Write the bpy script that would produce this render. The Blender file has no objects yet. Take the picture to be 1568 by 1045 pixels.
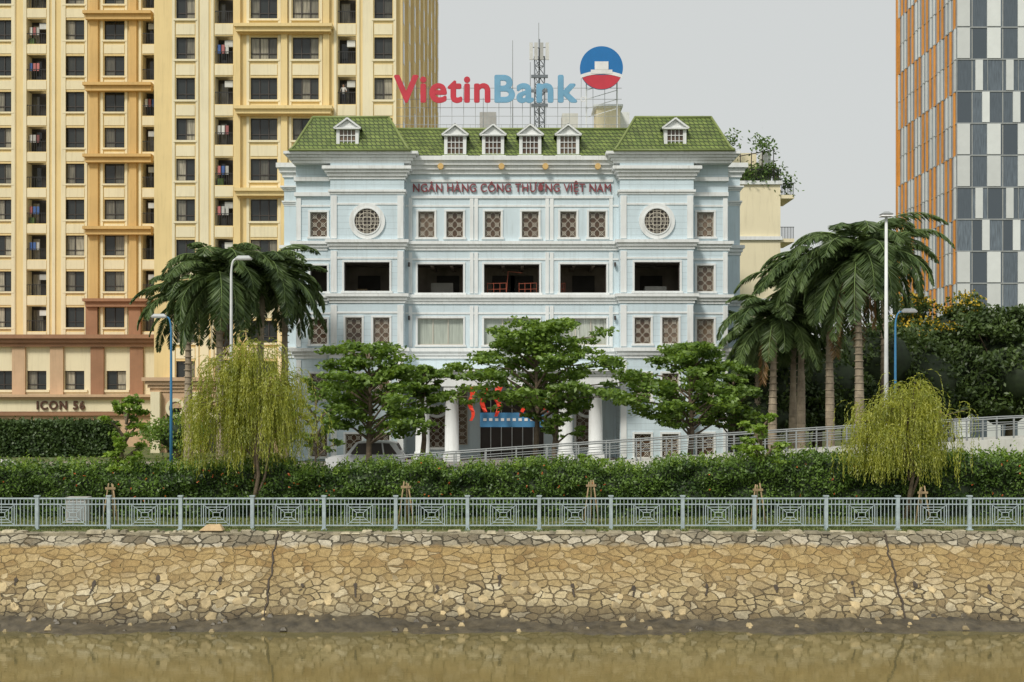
import bpy, math, random
import numpy as np
from mathutils import Vector, Matrix
random.seed(7); rng=np.random.default_rng(7)
F=2025.0; CX=784.0; HY=598.0; CH=4.75
def X(px,Y): return (px-CX)*Y/F
def Z(py,Y): return CH-(py-HY)*Y/F
S=bpy.context.scene
COL=S.collection
# ------------------------------------------------------------ materials
def newmat(name):
    m=bpy.data.materials.new(name); m.use_nodes=True
    nt=m.node_tree; b=nt.nodes['Principled BSDF']; return m,nt,b
def mixc(nt,f,a,b,bt='MIX'):
    n=nt.nodes.new('ShaderNodeMix'); n.data_type='RGBA'; n.blend_type=bt
    for s,v in ((0,f),(6,a),(7,b)):
        if v is None: continue
        if hasattr(v,'is_linked'): nt.links.new(v,n.inputs[s])
        elif s==0: n.inputs[0].default_value=v
        else: n.inputs[s].default_value=(*v[:3],1)
    return n.outputs[2]
def mth(nt,op,a,b=None,clamp=False):
    n=nt.nodes.new('ShaderNodeMath'); n.operation=op; n.use_clamp=clamp
    for i,v in enumerate((a,b)):
        if v is None: continue
        if hasattr(v,'is_linked'): nt.links.new(v,n.inputs[i])
        else: n.inputs[i].default_value=v
    return n.outputs[0]
def coords(nt,scale=(1,1,1)):
    tc=nt.nodes.new('ShaderNodeTexCoord'); mp=nt.nodes.new('ShaderNodeMapping')
    mp.inputs['Scale'].default_value=scale
    nt.links.new(tc.outputs['Object'],mp.inputs['Vector']); return mp.outputs[0]
def noise(nt,vec,scale,detail=4,rough=0.6):
    n=nt.nodes.new('ShaderNodeTexNoise'); n.inputs['Scale'].default_value=scale
    n.inputs['Detail'].default_value=detail; n.inputs['Roughness'].default_value=rough
    nt.links.new(vec,n.inputs['Vector']); return n.outputs[0]
def ramp(nt,fac,stops):
    r=nt.nodes.new('ShaderNodeValToRGB'); e=r.color_ramp.elements
    while len(e)<len(stops): e.new(0.5)
    for i,(p,c) in enumerate(stops):
        e[i].position=p; e[i].color=(*c,1) if len(c)==3 else c
    nt.links.new(fac,r.inputs[0]); return r.outputs[0]
def mapr(nt,v,a,b,c=0,d=1):
    n=nt.nodes.new('ShaderNodeMapRange'); nt.links.new(v,n.inputs[0])
    for i,x in enumerate((a,b,c,d)): n.inputs[i+1].default_value=x
    return n.outputs[0]
def M(name,col,rough=0.75,var=0.12,scale=1.0,metal=0,bump=0.0,streak=0.0,painted_grooves=0,island=0.0,bscale=20):
    m,nt,b=newmat(name); v=coords(nt)
    n1=noise(nt,v,scale,3)
    f=mapr(nt,n1,0.3,0.7)
    lo=[max(0,c*(1-var)) for c in col]; hi=[min(1,c*(1+var)) for c in col]
    c=mixc(nt,f,lo,hi)
    if streak>0:
        vs=coords(nt,(3.0,3.0,0.22)); n2=noise(nt,vs,1.6,4,0.7)
        sf=mapr(nt,n2,0.50,0.8,0,streak)
        c=mixc(nt,sf,c,[x*0.45*y for x,y in zip(col,(1.0,0.93,0.8))])
    if painted_grooves>0:  # groove shade painted as darker lines; the wall itself stays flat
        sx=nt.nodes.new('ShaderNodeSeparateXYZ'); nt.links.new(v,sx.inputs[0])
        fr=mth(nt,'FRACT',mth(nt,'DIVIDE',sx.outputs[2],painted_grooves))
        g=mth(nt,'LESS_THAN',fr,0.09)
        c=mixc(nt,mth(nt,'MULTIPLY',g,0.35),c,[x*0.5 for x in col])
    if island>0:
        ge=nt.nodes.new('ShaderNodeNewGeometry')
        h=nt.nodes.new('ShaderNodeHueSaturation'); nt.links.new(c,h.inputs['Color'])
        nt.links.new(mapr(nt,ge.outputs['Random Per Island'],0,1,1-island,1+island),h.inputs['Value'])
        c=h.outputs[0]
    nt.links.new(c,b.inputs['Base Color'])
    b.inputs['Roughness'].default_value=rough; b.inputs['Metallic'].default_value=metal
    if bump>0:
        bn=noise(nt,v,bscale,4); bp=nt.nodes.new('ShaderNodeBump')
        bp.inputs['Strength'].default_value=bump; bp.inputs['Distance'].default_value=0.03
        nt.links.new(bn,bp.inputs['Height']); nt.links.new(bp.outputs[0],b.inputs['Normal'])
    return m
def leafmat(name,dark,light,trans=0.3,scale=0.8,rough=0.55,wn=.5):
    m,nt,b=newmat(name); v=coords(nt); nt.nodes.remove(b)
    ge=nt.nodes.new('ShaderNodeNewGeometry')
    n1=mapr(nt,noise(nt,v,scale,1),0.35,0.65)
    f=mth(nt,'ADD',mth(nt,'MULTIPLY',n1,wn),mth(nt,'MULTIPLY',ge.outputs['Random Per Island'],1-wn))
    c=mixc(nt,f,dark,light)
    df=nt.nodes.new('ShaderNodeBsdfDiffuse'); nt.links.new(c,df.inputs[0])
    tr=nt.nodes.new('ShaderNodeBsdfTranslucent')
    c2=mixc(nt,1.0,c,(1.3,1.25,0.5),'MULTIPLY'); nt.links.new(c2,tr.inputs[0])
    mx=nt.nodes.new('ShaderNodeMixShader'); mx.inputs[0].default_value=trans
    nt.links.new(df.outputs[0],mx.inputs[1]); nt.links.new(tr.outputs[0],mx.inputs[2])
    gl=nt.nodes.new('ShaderNodeBsdfGlossy'); gl.inputs['Roughness'].default_value=.5; gl.inputs['Color'].default_value=(.8,.8,.8,1)
    m2=nt.nodes.new('ShaderNodeMixShader'); m2.inputs[0].default_value=.045
    nt.links.new(mx.outputs[0],m2.inputs[1]); nt.links.new(gl.outputs[0],m2.inputs[2])
    nt.links.new(m2.outputs[0],nt.nodes['Material Output'].inputs[0])
    return m
def glassmat(name,dark,curt,pcurt=0.35,rough=0.08):
    m,nt,b=newmat(name); ge=nt.nodes.new('ShaderNodeNewGeometry'); v=coords(nt,(6,6,0.4))
    r=ge.outputs['Random Per Island']
    f=mapr(nt,r,1-pcurt,1.0,0,1)
    n=mapr(nt,noise(nt,v,2.0,2),0.3,0.7,0.5,1.2)
    h=nt.nodes.new('ShaderNodeHueSaturation'); h.inputs['Color'].default_value=(*curt,1); nt.links.new(n,h.inputs['Value'])
    c=mixc(nt,f,dark,h.outputs[0]); nt.links.new(c,b.inputs['Base Color'])
    b.inputs['Roughness'].default_value=rough; b.inputs['IOR'].default_value=1.5
    return m

m_blue=M('facade_pale_blue',(0.58,0.69,0.745),var=0.06,scale=0.5,streak=0.26,painted_grooves=0.42)
m_blue2=M('facade_pale_blue_plain',(0.595,0.70,0.75),var=0.06,scale=0.5,streak=0.32)
m_white=M('white_trim',(0.76,0.785,0.785),var=0.06,scale=0.7,streak=0.42)
m_lattice=M('lattice_paint',(0.56,0.52,0.44),var=0.05)
m_latglass=glassmat('lattice_glass',(0.085,0.05,0.03),(0.22,0.16,0.11),0.5)
m_glass=glassmat('window_glass',(0.03,0.035,0.035),(0.46,0.42,0.32),0.45)
m_paleglass=glassmat('curtained_glass',(0.36,0.41,0.36),(0.50,0.53,0.47),0.9,0.15)
m_dark=M('dark_interior_shade',(0.05,0.045,0.04),var=0.3,scale=0.7)
m_room=M('unfinished_room',(0.26,0.22,0.18),var=0.4,scale=0.7,streak=.5)
m_brownframe=M('dark_frame',(0.05,0.04,0.035),rough=0.5)
m_red=M('sign_red',(0.55,0.035,0.06),rough=0.5,var=0.08)
m_maroon=M('maroon_letters',(0.24,0.05,0.06),rough=0.5)
m_skyblue=M('sign_light_blue',(0.17,0.38,0.56),rough=0.5,var=0.08)
m_deepblue=M('sign_deep_blue',(0.01,0.16,0.44),rough=0.4,var=0.05)
m_signwhite=M('sign_white',(0.78,0.78,0.78),rough=0.5)
m_steel=M('galvanised_steel',(0.34,0.36,0.36),rough=0.45,metal=0.3)
m_whitesteel=M('white_painted_steel',(0.70,0.72,0.72),rough=0.4)
m_bluepole=M('blue_painted_steel',(0.05,0.22,0.42),rough=0.45)
m_cream=M('cream_render',(0.80,0.72,0.50),var=0.05,scale=0.3,streak=0.32)
m_yellow=M('yellow_render',(0.78,0.61,0.30),var=0.06,scale=0.3,streak=0.28)
m_ochre=M('ochre_render',(0.64,0.43,0.17),var=0.08,scale=0.3,streak=0.3)
m_brown=M('brown_stone',(0.34,0.18,0.10),var=0.12,scale=0.6,streak=0.3)
m_tan=M('tan_stone',(0.58,0.40,0.25),var=0.1,scale=0.6,streak=0.3)
m_black=M('black_iron',(0.02,0.02,0.02),rough=0.5)
m_ac=M('appliance_white',(0.55,0.55,0.52),rough=0.5,island=0.3)
m_cloth=M('laundry',(0.35,0.12,0.12),island=0.6)
m_bark=M('bark',(0.16,0.12,0.08),var=0.35,scale=5,bump=0.6)
m_palmbark=M('palm_trunk',(0.34,0.28,0.20),var=0.3,scale=2.5,bump=0.4,streak=0.4)
m_stake=M('wooden_stakes',(0.33,0.24,0.13),var=0.3,scale=8)
m_asphalt=M('asphalt',(0.055,0.055,0.055),var=0.2,scale=3,rough=0.9,bump=0.2)
m_pave=M('pavement_tiles',(0.30,0.27,0.23),var=0.15,scale=2)
m_kerb=M('kerb_stone',(0.42,0.41,0.38),var=0.15,scale=2)
m_paint=M('road_paint',(0.75,0.75,0.72),var=0.1,scale=4)
m_conc=M('ramp_concrete',(0.62,0.62,0.57),var=0.1,scale=1,streak=0.5)
m_fence=M('fence_grey_paint',(0.40,0.48,0.51),rough=0.45,var=0.15,scale=6,streak=0.5)
m_carwhite=M('car_white',(0.72,0.73,0.74),rough=0.2,var=0.02)
m_tyre=M('tyre',(0.02,0.02,0.02),rough=0.9)
m_skin=M('skin',(0.45,0.27,0.18),rough=0.6)
m_shirt=M('shirt_blue',(0.06,0.13,0.35))
m_shirt2=M('shirt_white',(0.6,0.58,0.55))
m_trous=M('trousers',(0.03,0.035,0.05))
m_hair=M('hair',(0.01,0.009,0.008))
m_orange=M('orange_panel',(0.72,0.30,0.04),rough=0.5,island=0.15)
m_panelw=M('white_cladding',(0.68,0.71,0.70),rough=0.4,var=0.04,island=0.12)
m_greyglass=glassmat('grey_curtain_wall',(0.075,0.095,0.115),(0.17,0.21,0.25),0.8,0.12)
m_blueglass=glassmat('blue_curtain_wall',(0.15,0.20,0.27),(0.36,0.43,0.50),0.9,0.12)

def tilemat():
    m,nt,b=newmat('green_roof_tiles'); tc=nt.nodes.new('ShaderNodeTexCoord')
    sx=nt.nodes.new('ShaderNodeSeparateXYZ'); nt.links.new(tc.outputs['Object'],sx.inputs[0])
    cb=nt.nodes.new('ShaderNodeCombineXYZ')
    nt.links.new(mth(nt,'ADD',sx.outputs[0],sx.outputs[1]),cb.inputs[0]); nt.links.new(sx.outputs[2],cb.inputs[1])
    br=nt.nodes.new('ShaderNodeTexBrick'); nt.links.new(cb.outputs[0],br.inputs[0])
    br.inputs['Scale'].default_value=1.0; br.inputs['Brick Width'].default_value=0.30; br.inputs['Row Height'].default_value=0.27
    br.inputs['Mortar Size'].default_value=0.035; br.inputs['Mortar Smooth'].default_value=0.4
    br.inputs['Color1'].default_value=(0.12,0.175,0.035,1); br.inputs['Color2'].default_value=(0.20,0.26,0.06,1)
    br.inputs['Mortar'].default_value=(0.03,0.05,0.01,1)
    n=mapr(nt,noise(nt,tc.outputs['Object'],1.2,5),0.3,0.7,0.65,1.15)
    h=nt.nodes.new('ShaderNodeHueSaturation'); nt.links.new(br.outputs[0],h.inputs['Color']); nt.links.new(n,h.inputs['Value'])
    nt.links.new(h.outputs[0],b.inputs['Base Color']); b.inputs['Roughness'].default_value=0.55
    bp=nt.nodes.new('ShaderNodeBump'); bp.inputs['Strength'].default_value=0.8; bp.inputs['Distance'].default_value=0.04; bp.invert=True
    nt.links.new(br.outputs['Fac'],bp.inputs['Height']); nt.links.new(bp.outputs[0],b.inputs['Normal'])
    return m
m_tile=tilemat()
m_ridge=M('ridge_tiles',(0.20,0.25,0.08),rough=0.5,var=0.15,scale=4)
def mixf(nt,f,a,b):
    return mth(nt,'ADD',mth(nt,'MULTIPLY',f,b-a),a)
def stonemat():
    m,nt,b=newmat('rubble_stone_revetment'); tc=nt.nodes.new('ShaderNodeTexCoord')
    sx=nt.nodes.new('ShaderNodeSeparateXYZ'); nt.links.new(tc.outputs['Object'],sx.inputs[0])
    cb=nt.nodes.new('ShaderNodeCombineXYZ')
    nt.links.new(sx.outputs[0],cb.inputs[0]); nt.links.new(mth(nt,'MULTIPLY',sx.outputs[2],2.1),cb.inputs[1])
    nn=nt.nodes.new('ShaderNodeTexNoise'); nn.inputs['Scale'].default_value=1.7; nn.inputs['Detail'].default_value=3; nt.links.new(cb.outputs[0],nn.inputs[0])
    add=nt.nodes.new('ShaderNodeVectorMath'); add.operation='MULTIPLY_ADD'
    nt.links.new(nn.outputs['Color'],add.inputs[0]); add.inputs[1].default_value=(0.55,0.45,0); nt.links.new(cb.outputs[0],add.inputs[2])
    v=add.outputs[0]
    def vor(feat,sc):
        q=nt.nodes.new('ShaderNodeTexVoronoi'); q.voronoi_dimensions='2D'; q.feature=feat; q.inputs['Scale'].default_value=sc
        q.inputs['Randomness'].default_value=1.0; nt.links.new(v,q.inputs['Vector']); return q
    e=vor('DISTANCE_TO_EDGE',2.6); c=vor('F1',2.6)
    rnd=nt.nodes.new('ShaderNodeSeparateColor'); nt.links.new(c.outputs['Color'],rnd.inputs[0])
    big=noise(nt,v,0.35,4)
    z=mth(nt,'ADD',sx.outputs[2],mth(nt,'MULTIPLY',mth(nt,'SUBTRACT',big,0.5),1.3))
    top=mapr(nt,mth(nt,'ADD',sx.outputs[2],mth(nt,'MULTIPLY',mth(nt,'SUBTRACT',noise(nt,v,1.2,2),.5),.35)),-0.46,-0.34); low=mapr(nt,z,-1.0,-1.7)
    up=ramp(nt,rnd.outputs[0],[(0,(0.33,0.21,0.08)),(0.35,(0.43,0.30,0.12)),(0.7,(0.50,0.37,0.17)),(1,(0.60,0.48,0.28))])
    lo=ramp(nt,rnd.outputs[1],[(0,(0.29,0.215,0.11)),(0.4,(0.47,0.37,0.19)),(0.75,(0.59,0.49,0.29)),(1,(0.70,0.62,0.43))])
    tp=ramp(nt,rnd.outputs[2],[(0,(0.18,0.15,0.10)),(0.4,(0.34,0.30,0.21)),(0.75,(0.49,0.44,0.32)),(1,(0.62,0.56,0.43))])
    st=mixc(nt,low,up,lo); st=mixc(nt,top,st,tp)
    fine=noise(nt,tc.outputs['Object'],9,6,0.75)
    mo=mapr(nt,fine,0.3,0.7,0.6,1.25)
    h=nt.nodes.new('ShaderNodeHueSaturation'); nt.links.new(st,h.inputs['Color']); nt.links.new(mo,h.inputs['Value']); st=h.outputs[0]
    gapw=mth(nt,'ADD',mth(nt,'MULTIPLY',noise(nt,v,1.1,5,.7),0.30),-0.105)
    gapw=mth(nt,'ADD',gapw,mth(nt,'MULTIPLY',low,0.012))
    g=mth(nt,'SUBTRACT',1.0,mapr(nt,mth(nt,'SUBTRACT',e.outputs['Distance'],gapw),-0.015,0.03))
    mort_up=mixc(nt,mapr(nt,noise(nt,v,0.9,5),0.36,0.56),(0.15,0.095,0.035),(0.43,0.30,0.12))
    mort_lo=mixc(nt,mapr(nt,noise(nt,v,0.55,5,.7),0.46,0.62),(0.075,0.055,0.03),(0.34,0.255,0.13))
    mort=mixc(nt,low,mort_up,mort_lo); mort=mixc(nt,top,mort,(0.07,0.06,0.035))
    col=mixc(nt,mth(nt,'MULTIPLY',g,0.95),st,mort)
    sm=mth(nt,'MULTIPLY',mapr(nt,noise(nt,v,0.8,5,.65),0.46,0.64,0,.8),mth(nt,'SUBTRACT',1.0,mth(nt,'MAXIMUM',top,mth(nt,'MULTIPLY',low,.75))))
    smc=mixc(nt,mapr(nt,fine,.3,.7),(0.34,0.225,0.085),(0.50,0.37,0.17)); col=mixc(nt,sm,col,smc)
    wp=mapr(nt,noise(nt,coords(nt,(1.4,1,.5)),0.9,6,0.7),0.50,0.72,0,0.55); col=mixc(nt,wp,col,(0.23,0.16,0.07))
    wet=mapr(nt,z,-1.95,-2.6); col=mixc(nt,mth(nt,'MULTIPLY',wet,0.78),col,(0.06,0.05,0.036))
    nt.links.new(col,b.inputs['Base Color']); b.inputs['Roughness'].default_value=0.85
    bp=nt.nodes.new('ShaderNodeBump'); bp.inputs['Strength'].default_value=1.0; bp.inputs['Distance'].default_value=0.08
    hh=mth(nt,'ADD',mth(nt,'MULTIPLY',g,-1.0),mth(nt,'MULTIPLY',fine,0.9))
    nt.links.new(hh,bp.inputs['Height']); nt.links.new(bp.outputs[0],b.inputs['Normal'])
    return m
m_stone=stonemat()
def groundmat():
    m,nt,b=newmat('grass_and_soil'); v=coords(nt)
    c=mixc(nt,mapr(nt,noise(nt,v,1.5,4),0.4,0.62),(0.055,0.10,0.02),(0.17,0.17,0.06))
    c=mixc(nt,mapr(nt,noise(nt,v,14,3),0.5,0.75,0,0.6),c,(0.18,0.14,0.08))
    nt.links.new(c,b.inputs['Base Color']); b.inputs['Roughness'].default_value=0.95
    return m
m_ground=groundmat()
m_mud=M('wet_mud',(0.085,0.07,0.045),var=0.5,scale=2.5,rough=0.45,bump=0.8,bscale=6)
def watermat():
    m,nt,b=newmat('murky_water')
    v=coords(nt)
    c=mixc(nt,mapr(nt,noise(nt,v,0.3,3),0.3,0.7),(0.115,0.10,0.034),(0.165,0.14,0.05))
    nt.links.new(c,b.inputs['Base Color']); b.inputs['Roughness'].default_value=0.02; b.inputs['IOR'].default_value=2.0
    v2=coords(nt,(0.8,2.4,1)); n=noise(nt,v2,2.4,3,0.55)
    bp=nt.nodes.new('ShaderNodeBump'); bp.inputs['Strength'].default_value=0.055; bp.inputs['Distance'].default_value=0.03
    nt.links.new(n,bp.inputs['Height']); nt.links.new(bp.outputs[0],b.inputs['Normal'])
    return m
m_water=watermat()
L_palm=leafmat('palm_leaf',(0.035,0.07,0.022),(0.14,0.205,0.065),0.2)
L_palmdead=leafmat('palm_dead_leaf',(0.16,0.09,0.03),(0.30,0.18,0.07),0.1)
L_broad=leafmat('almond_leaf',(0.055,0.12,0.02),(0.27,0.41,0.07),0.38,1.4)
L_sap=leafmat('sapling_leaf',(0.12,0.22,0.025),(0.30,0.44,0.06),0.35)
L_willow=leafmat('willow_leaf',(0.17,0.22,0.03),(0.50,0.51,0.08),0.38,1.6)
L_hedge=leafmat('hedge_leaf',(0.022,0.06,0.012),(0.16,0.27,0.045),0.2,1.1,wn=.6)
L_dark=leafmat('dense_tree_leaf',(0.025,0.05,0.015),(0.11,0.17,0.04),0.2,0.4)
L_ivy=leafmat('clipped_hedge_leaf',(0.03,0.06,0.018),(0.09,0.15,0.04),0.15)
L_grass=leafmat('grass_blade',(0.07,0.12,0.02),(0.24,0.27,0.08),0.2)
L_fl_red=leafmat('red_flower',(0.50,0.05,0.03),(0.75,0.25,0.06),0.2)
L_fl_yel=leafmat('yellow_flower',(0.50,0.33,0.02),(0.70,0.50,0.04),0.2)
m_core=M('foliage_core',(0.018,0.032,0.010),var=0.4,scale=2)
m_shaft=M('crownshaft',(0.16,0.24,0.07))

# ------------------------------------------------------------ mesh builder
class MB:
    def __init__(s): s.v=[];s.f=[];s.m=[];s.mats=[];s.sm=[]
    def mi(s,mat):
        if mat not in s.mats: s.mats.append(mat)
        return s.mats.index(mat)
    def poly(s,pts,mat,smooth=False):
        i=len(s.v); s.v+= [tuple(p) for p in pts]; s.f.append(tuple(range(i,i+len(pts)))); s.m.append(s.mi(mat)); s.sm.append(smooth)
    def box(s,x0,x1,y0,y1,z0,z1,mat):
        i=len(s.v); s.v+=[(x0,y0,z0),(x1,y0,z0),(x1,y1,z0),(x0,y1,z0),(x0,y0,z1),(x1,y0,z1),(x1,y1,z1),(x0,y1,z1)]
        for q in ((0,3,2,1),(4,5,6,7),(0,1,5,4),(1,2,6,5),(2,3,7,6),(3,0,4,7)):
            s.f.append(tuple(i+k for k in q)); s.m.append(s.mi(mat)); s.sm.append(False)
    def frustum(s,b,t,z0,z1,mat,cap=True):
        i=len(s.v)
        for (x0,x1,y0,y1),z in ((b,z0),(t,z1)): s.v+=[(x0,y0,z),(x1,y0,z),(x1,y1,z),(x0,y1,z)]
        fs=[(0,1,5,4),(1,2,6,5),(2,3,7,6),(3,0,4,7)]+([(4,5,6,7),(0,3,2,1)] if cap else [])
        for q in fs: s.f.append(tuple(i+k for k in q)); s.m.append(s.mi(mat)); s.sm.append(False)
    def tube(s,pts,rad,n,mat,cap=True):
        pts=[Vector(p) for p in pts]
        if not hasattr(rad,'__len__'): rad=[rad]*len(pts)
        i0=len(s.v); a=None
        for k,p in enumerate(pts):
            d=(pts[min(k+1,len(pts)-1)]-pts[max(k-1,0)]).normalized()
            if a is None: a=d.orthogonal().normalized()
            a=(a-d*a.dot(d)); a=a.normalized() if a.length>1e-6 else d.orthogonal().normalized()
            b=d.cross(a)
            for j in range(n):
                t=2*math.pi*j/n; s.v.append(tuple(p+(a*math.cos(t)+b*math.sin(t))*rad[k]))
        mi=s.mi(mat)
        for k in range(len(pts)-1):
            for j in range(n):
                q=(i0+k*n+j,i0+k*n+(j+1)%n,i0+(k+1)*n+(j+1)%n,i0+(k+1)*n+j); s.f.append(q); s.m.append(mi); s.sm.append(n>5)
        if cap:
            s.f.append(tuple(i0+j for j in range(n))[::-1]); s.m.append(mi); s.sm.append(False)
            e=i0+(len(pts)-1)*n; s.f.append(tuple(e+j for j in range(n))); s.m.append(mi); s.sm.append(False)
    def barxz(s,x0,z0,x1,z1,w,y0,y1,mat):
        dx,dz=x1-x0,z1-z0; l=math.hypot(dx,dz); nx,nz=-dz/l*w/2,dx/l*w/2
        i=len(s.v)
        for y in (y0,y1): s.v+=[(x0+nx,y,z0+nz),(x1+nx,y,z1+nz),(x1-nx,y,z1-nz),(x0-nx,y,z0-nz)]
        for q in ((0,1,2,3),(7,6,5,4),(0,4,5,1),(1,5,6,2),(2,6,7,3),(3,7,4,0)):
            s.f.append(tuple(i+k for k in q)); s.m.append(s.mi(mat)); s.sm.append(False)
    def ring(s,cx,cz,r0,r1,y0,y1,n,mat):
        for k in range(n):
            a,b=2*math.pi*k/n,2*math.pi*(k+1)/n
            def p(r,t,y): return (cx+r*math.cos(t),y,cz+r*math.sin(t))
            s.poly([p(r0,a,y0),p(r1,a,y0),p(r1,b,y0),p(r0,b,y0)],mat)
            s.poly([p(r1,a,y0),p(r1,a,y1),p(r1,b,y1),p(r1,b,y0)],mat)
            if r0>0: s.poly([p(r0,a,y0),p(r0,b,y0),p(r0,b,y1),p(r0,a,y1)],mat)
    def obj(s,name,parent=None,bevel=0):
        me=bpy.data.meshes.new(name); me.from_pydata(s.v,[],s.f)
        for m in s.mats: me.materials.append(m)
        me.polygons.foreach_set('material_index',s.m); me.polygons.foreach_set('use_smooth',s.sm); me.update()
        o=bpy.data.objects.new(name,me); COL.objects.link(o)
        if bevel:
            bm=o.modifiers.new('bevel','BEVEL'); bm.width=bevel; bm.segments=2; bm.limit_method='ANGLE'
        if parent is not None: par(o,parent)
        return o
def root(name,x=0,y=0,z=0):
    e=bpy.data.objects.new(name,None); e.location=(x,y,z); e.empty_display_size=0.5; COL.objects.link(e); return e
def par(o,e):
    o.parent=e; o.matrix_parent_inverse=Matrix.Translation(e.location).inverted()
def leafmesh(name,C,L,W,mat,U=None,parent=None,up=0.0):
    C=np.asarray(C,float); n=len(C)
    L=np.broadcast_to(L,(n,))[:,None]; W=np.broadcast_to(W,(n,))[:,None]
    if U is None:
        U=rng.normal(size=(n,3)); U[:,2]*=(1-up)
    U=U/np.linalg.norm(U,axis=1,keepdims=True)
    R=rng.normal(size=(n,3)); R[:,2]*=(1-up)
    V=R-U*np.sum(R*U,axis=1,keepdims=True); V/=np.linalg.norm(V,axis=1,keepdims=True)+1e-9
    P=np.stack([C-U*L/2,C+V*W/2+U*L*0.05,C+U*L/2,C-V*W/2+U*L*0.05],axis=1).reshape(-1,3)
    me=bpy.data.meshes.new(name); me.vertices.add(4*n); me.vertices.foreach_set('co',P.ravel())
    me.loops.add(4*n); me.loops.foreach_set('vertex_index',np.arange(4*n,dtype=np.int32))
    me.polygons.add(n); me.polygons.foreach_set('loop_start',np.arange(0,4*n,4,dtype=np.int32))
    try: me.polygons.foreach_set('loop_total',np.full(n,4,dtype=np.int32))
    except Exception: pass
    me.materials.append(mat); me.update(calc_edges=True); me.validate()
    o=bpy.data.objects.new(name,me); COL.objects.link(o)
    if parent is not None: par(o,parent)
    return o

def wall(mb,x0,x1,z0,z1,y,holes,depth,mat,rmat=None):
    rmat=rmat or mat
    hs=[(max(a,x0),min(b,x1),max(c,z0),min(d,z1)) for a,b,c,d in holes if b>x0 and a<x1 and d>z0 and c<z1]
    xs=sorted({x0,x1}|{h[0] for h in hs}|{h[1] for h in hs}); zs=sorted({z0,z1}|{h[2] for h in hs}|{h[3] for h in hs})
    for i in range(len(xs)-1):
        for j in range(len(zs)-1):
            cx,cz=(xs[i]+xs[i+1])/2,(zs[j]+zs[j+1])/2
            if any(h[0]<cx<h[1] and h[2]<cz<h[3] for h in hs): continue
            mb.poly([(xs[i],y,zs[j]),(xs[i+1],y,zs[j]),(xs[i+1],y,zs[j+1]),(xs[i],y,zs[j+1])],mat)
    for a,b,c,d in hs:
        Y2=y+depth
        mb.poly([(a,y,c),(a,y,d),(a,Y2,d),(a,Y2,c)],rmat); mb.poly([(b,y,c),(b,Y2,c),(b,Y2,d),(b,y,d)],rmat)
        mb.poly([(a,y,c),(a,Y2,c),(b,Y2,c),(b,y,c)],rmat); mb.poly([(a,y,d),(b,y,d),(b,Y2,d),(a,Y2,d)],rmat)
def surround(mb,x0,x1,z0,z1,y,w=0.13,p=0.07,mat=None,sill=True):
    mat=mat or m_white
    mb.box(x0-w,x0,y-p,y+0.05,z0,z1,mat); mb.box(x1,x1+w,y-p,y+0.05,z0,z1,mat)
    mb.box(x0-w,x1+w,y-p-0.01,y+0.05,z1,z1+w,mat)
    mb.box(x0-w-(0.08 if sill else 0),x1+w+(0.08 if sill else 0),y-p-(0.07 if sill else 0.01),y+0.05,z0-w,z0,mat)
def lattice(fr,gl,x0,x1,z0,z1,y,d=0.22,nx=2,nz=4):
    gl.poly([(x0,y+d,z0),(x1,y+d,z0),(x1,y+d,z1),(x0,y+d,z1)],m_latglass)
    t=0.045
    for a,b,c,e in ((x0,x0+t,z0,z1),(x1-t,x1,z0,z1)): fr.box(a,b,y+d-0.08,y+d-0.01,c,e,m_lattice)
    fr.box(x0+t,x1-t,y+d-0.08,y+d-0.01,z0,z0+t,m_lattice); fr.box(x0+t,x1-t,y+d-0.08,y+d-0.01,z1-t,z1,m_lattice)
    dx,dz=(x1-x0)/nx,(z1-z0)/nz
    for i in range(nx):
        for j in range(nz):
            a,c=x0+i*dx,z0+j*dz
            fr.barxz(a,c,a+dx,c+dz,0.028,y+d-0.06,y+d-0.03,m_lattice)
            fr.barxz(a,c+dz,a+dx,c,0.028,y+d-0.068,y+d-0.038,m_lattice)
            fr.ring(a+dx/2,c+dz/2,min(dx,dz)*0.20,min(dx,dz)*0.20+0.028,y+d-0.075,y+d-0.045,8,m_lattice)
def cornice(mb,x0,x1,y,yb,z0,z1,proj,mat,n=4):
    h=(z1-z0)/n
    for k in range(n):
        p=proj*((k+1)/n)**1.3
        mb.box(x0-p,x1+p,y-p,yb,z0+k*h,z0+(k+1)*h-(0.02 if k<n-1 else 0),mat)
        if k<n-1: mb.box(x0-p*0.8,x1+p*0.8,y-p*0.8,yb-0.002,z0+(k+1)*h-0.02,z0+(k+1)*h,mat)

# ============================================================ GROUND / CANAL
YT,YW,ZW=44.3,41.58,-2.72
g=MB()
prof=[(-1500,0),(1.5,0),(5.5,-4.2),(40.0,-4.2),(44.1,-1.2),(44.5,-0.03),(44.6,0.0),(3000,0)]
for i in range(len(prof)-1):
    (a,za),(b,zb)=prof[i],prof[i+1]
    g.poly([(-2500,a,za),(2500,a,za),(2500,b,zb),(-2500,b,zb)],m_ground)
g.obj('ground')
def gridmesh(name,xs,ts,fn,mat,parent=None):
    nx,nt_=len(xs),len(ts); V=[fn(x,t) for t in ts for x in xs]
    Fc=[(j*nx+i,j*nx+i+1,(j+1)*nx+i+1,(j+1)*nx+i) for j in range(nt_-1) for i in range(nx-1)]
    me=bpy.data.meshes.new(name); me.from_pydata(V,[],Fc); me.materials.append(mat)
    me.polygons.foreach_set('use_smooth',[True]*len(Fc)); me.update()
    o=bpy.data.objects.new(name,me); COL.objects.link(o)
    if parent: par(o,parent)
    return o
from mathutils import noise as mn
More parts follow.
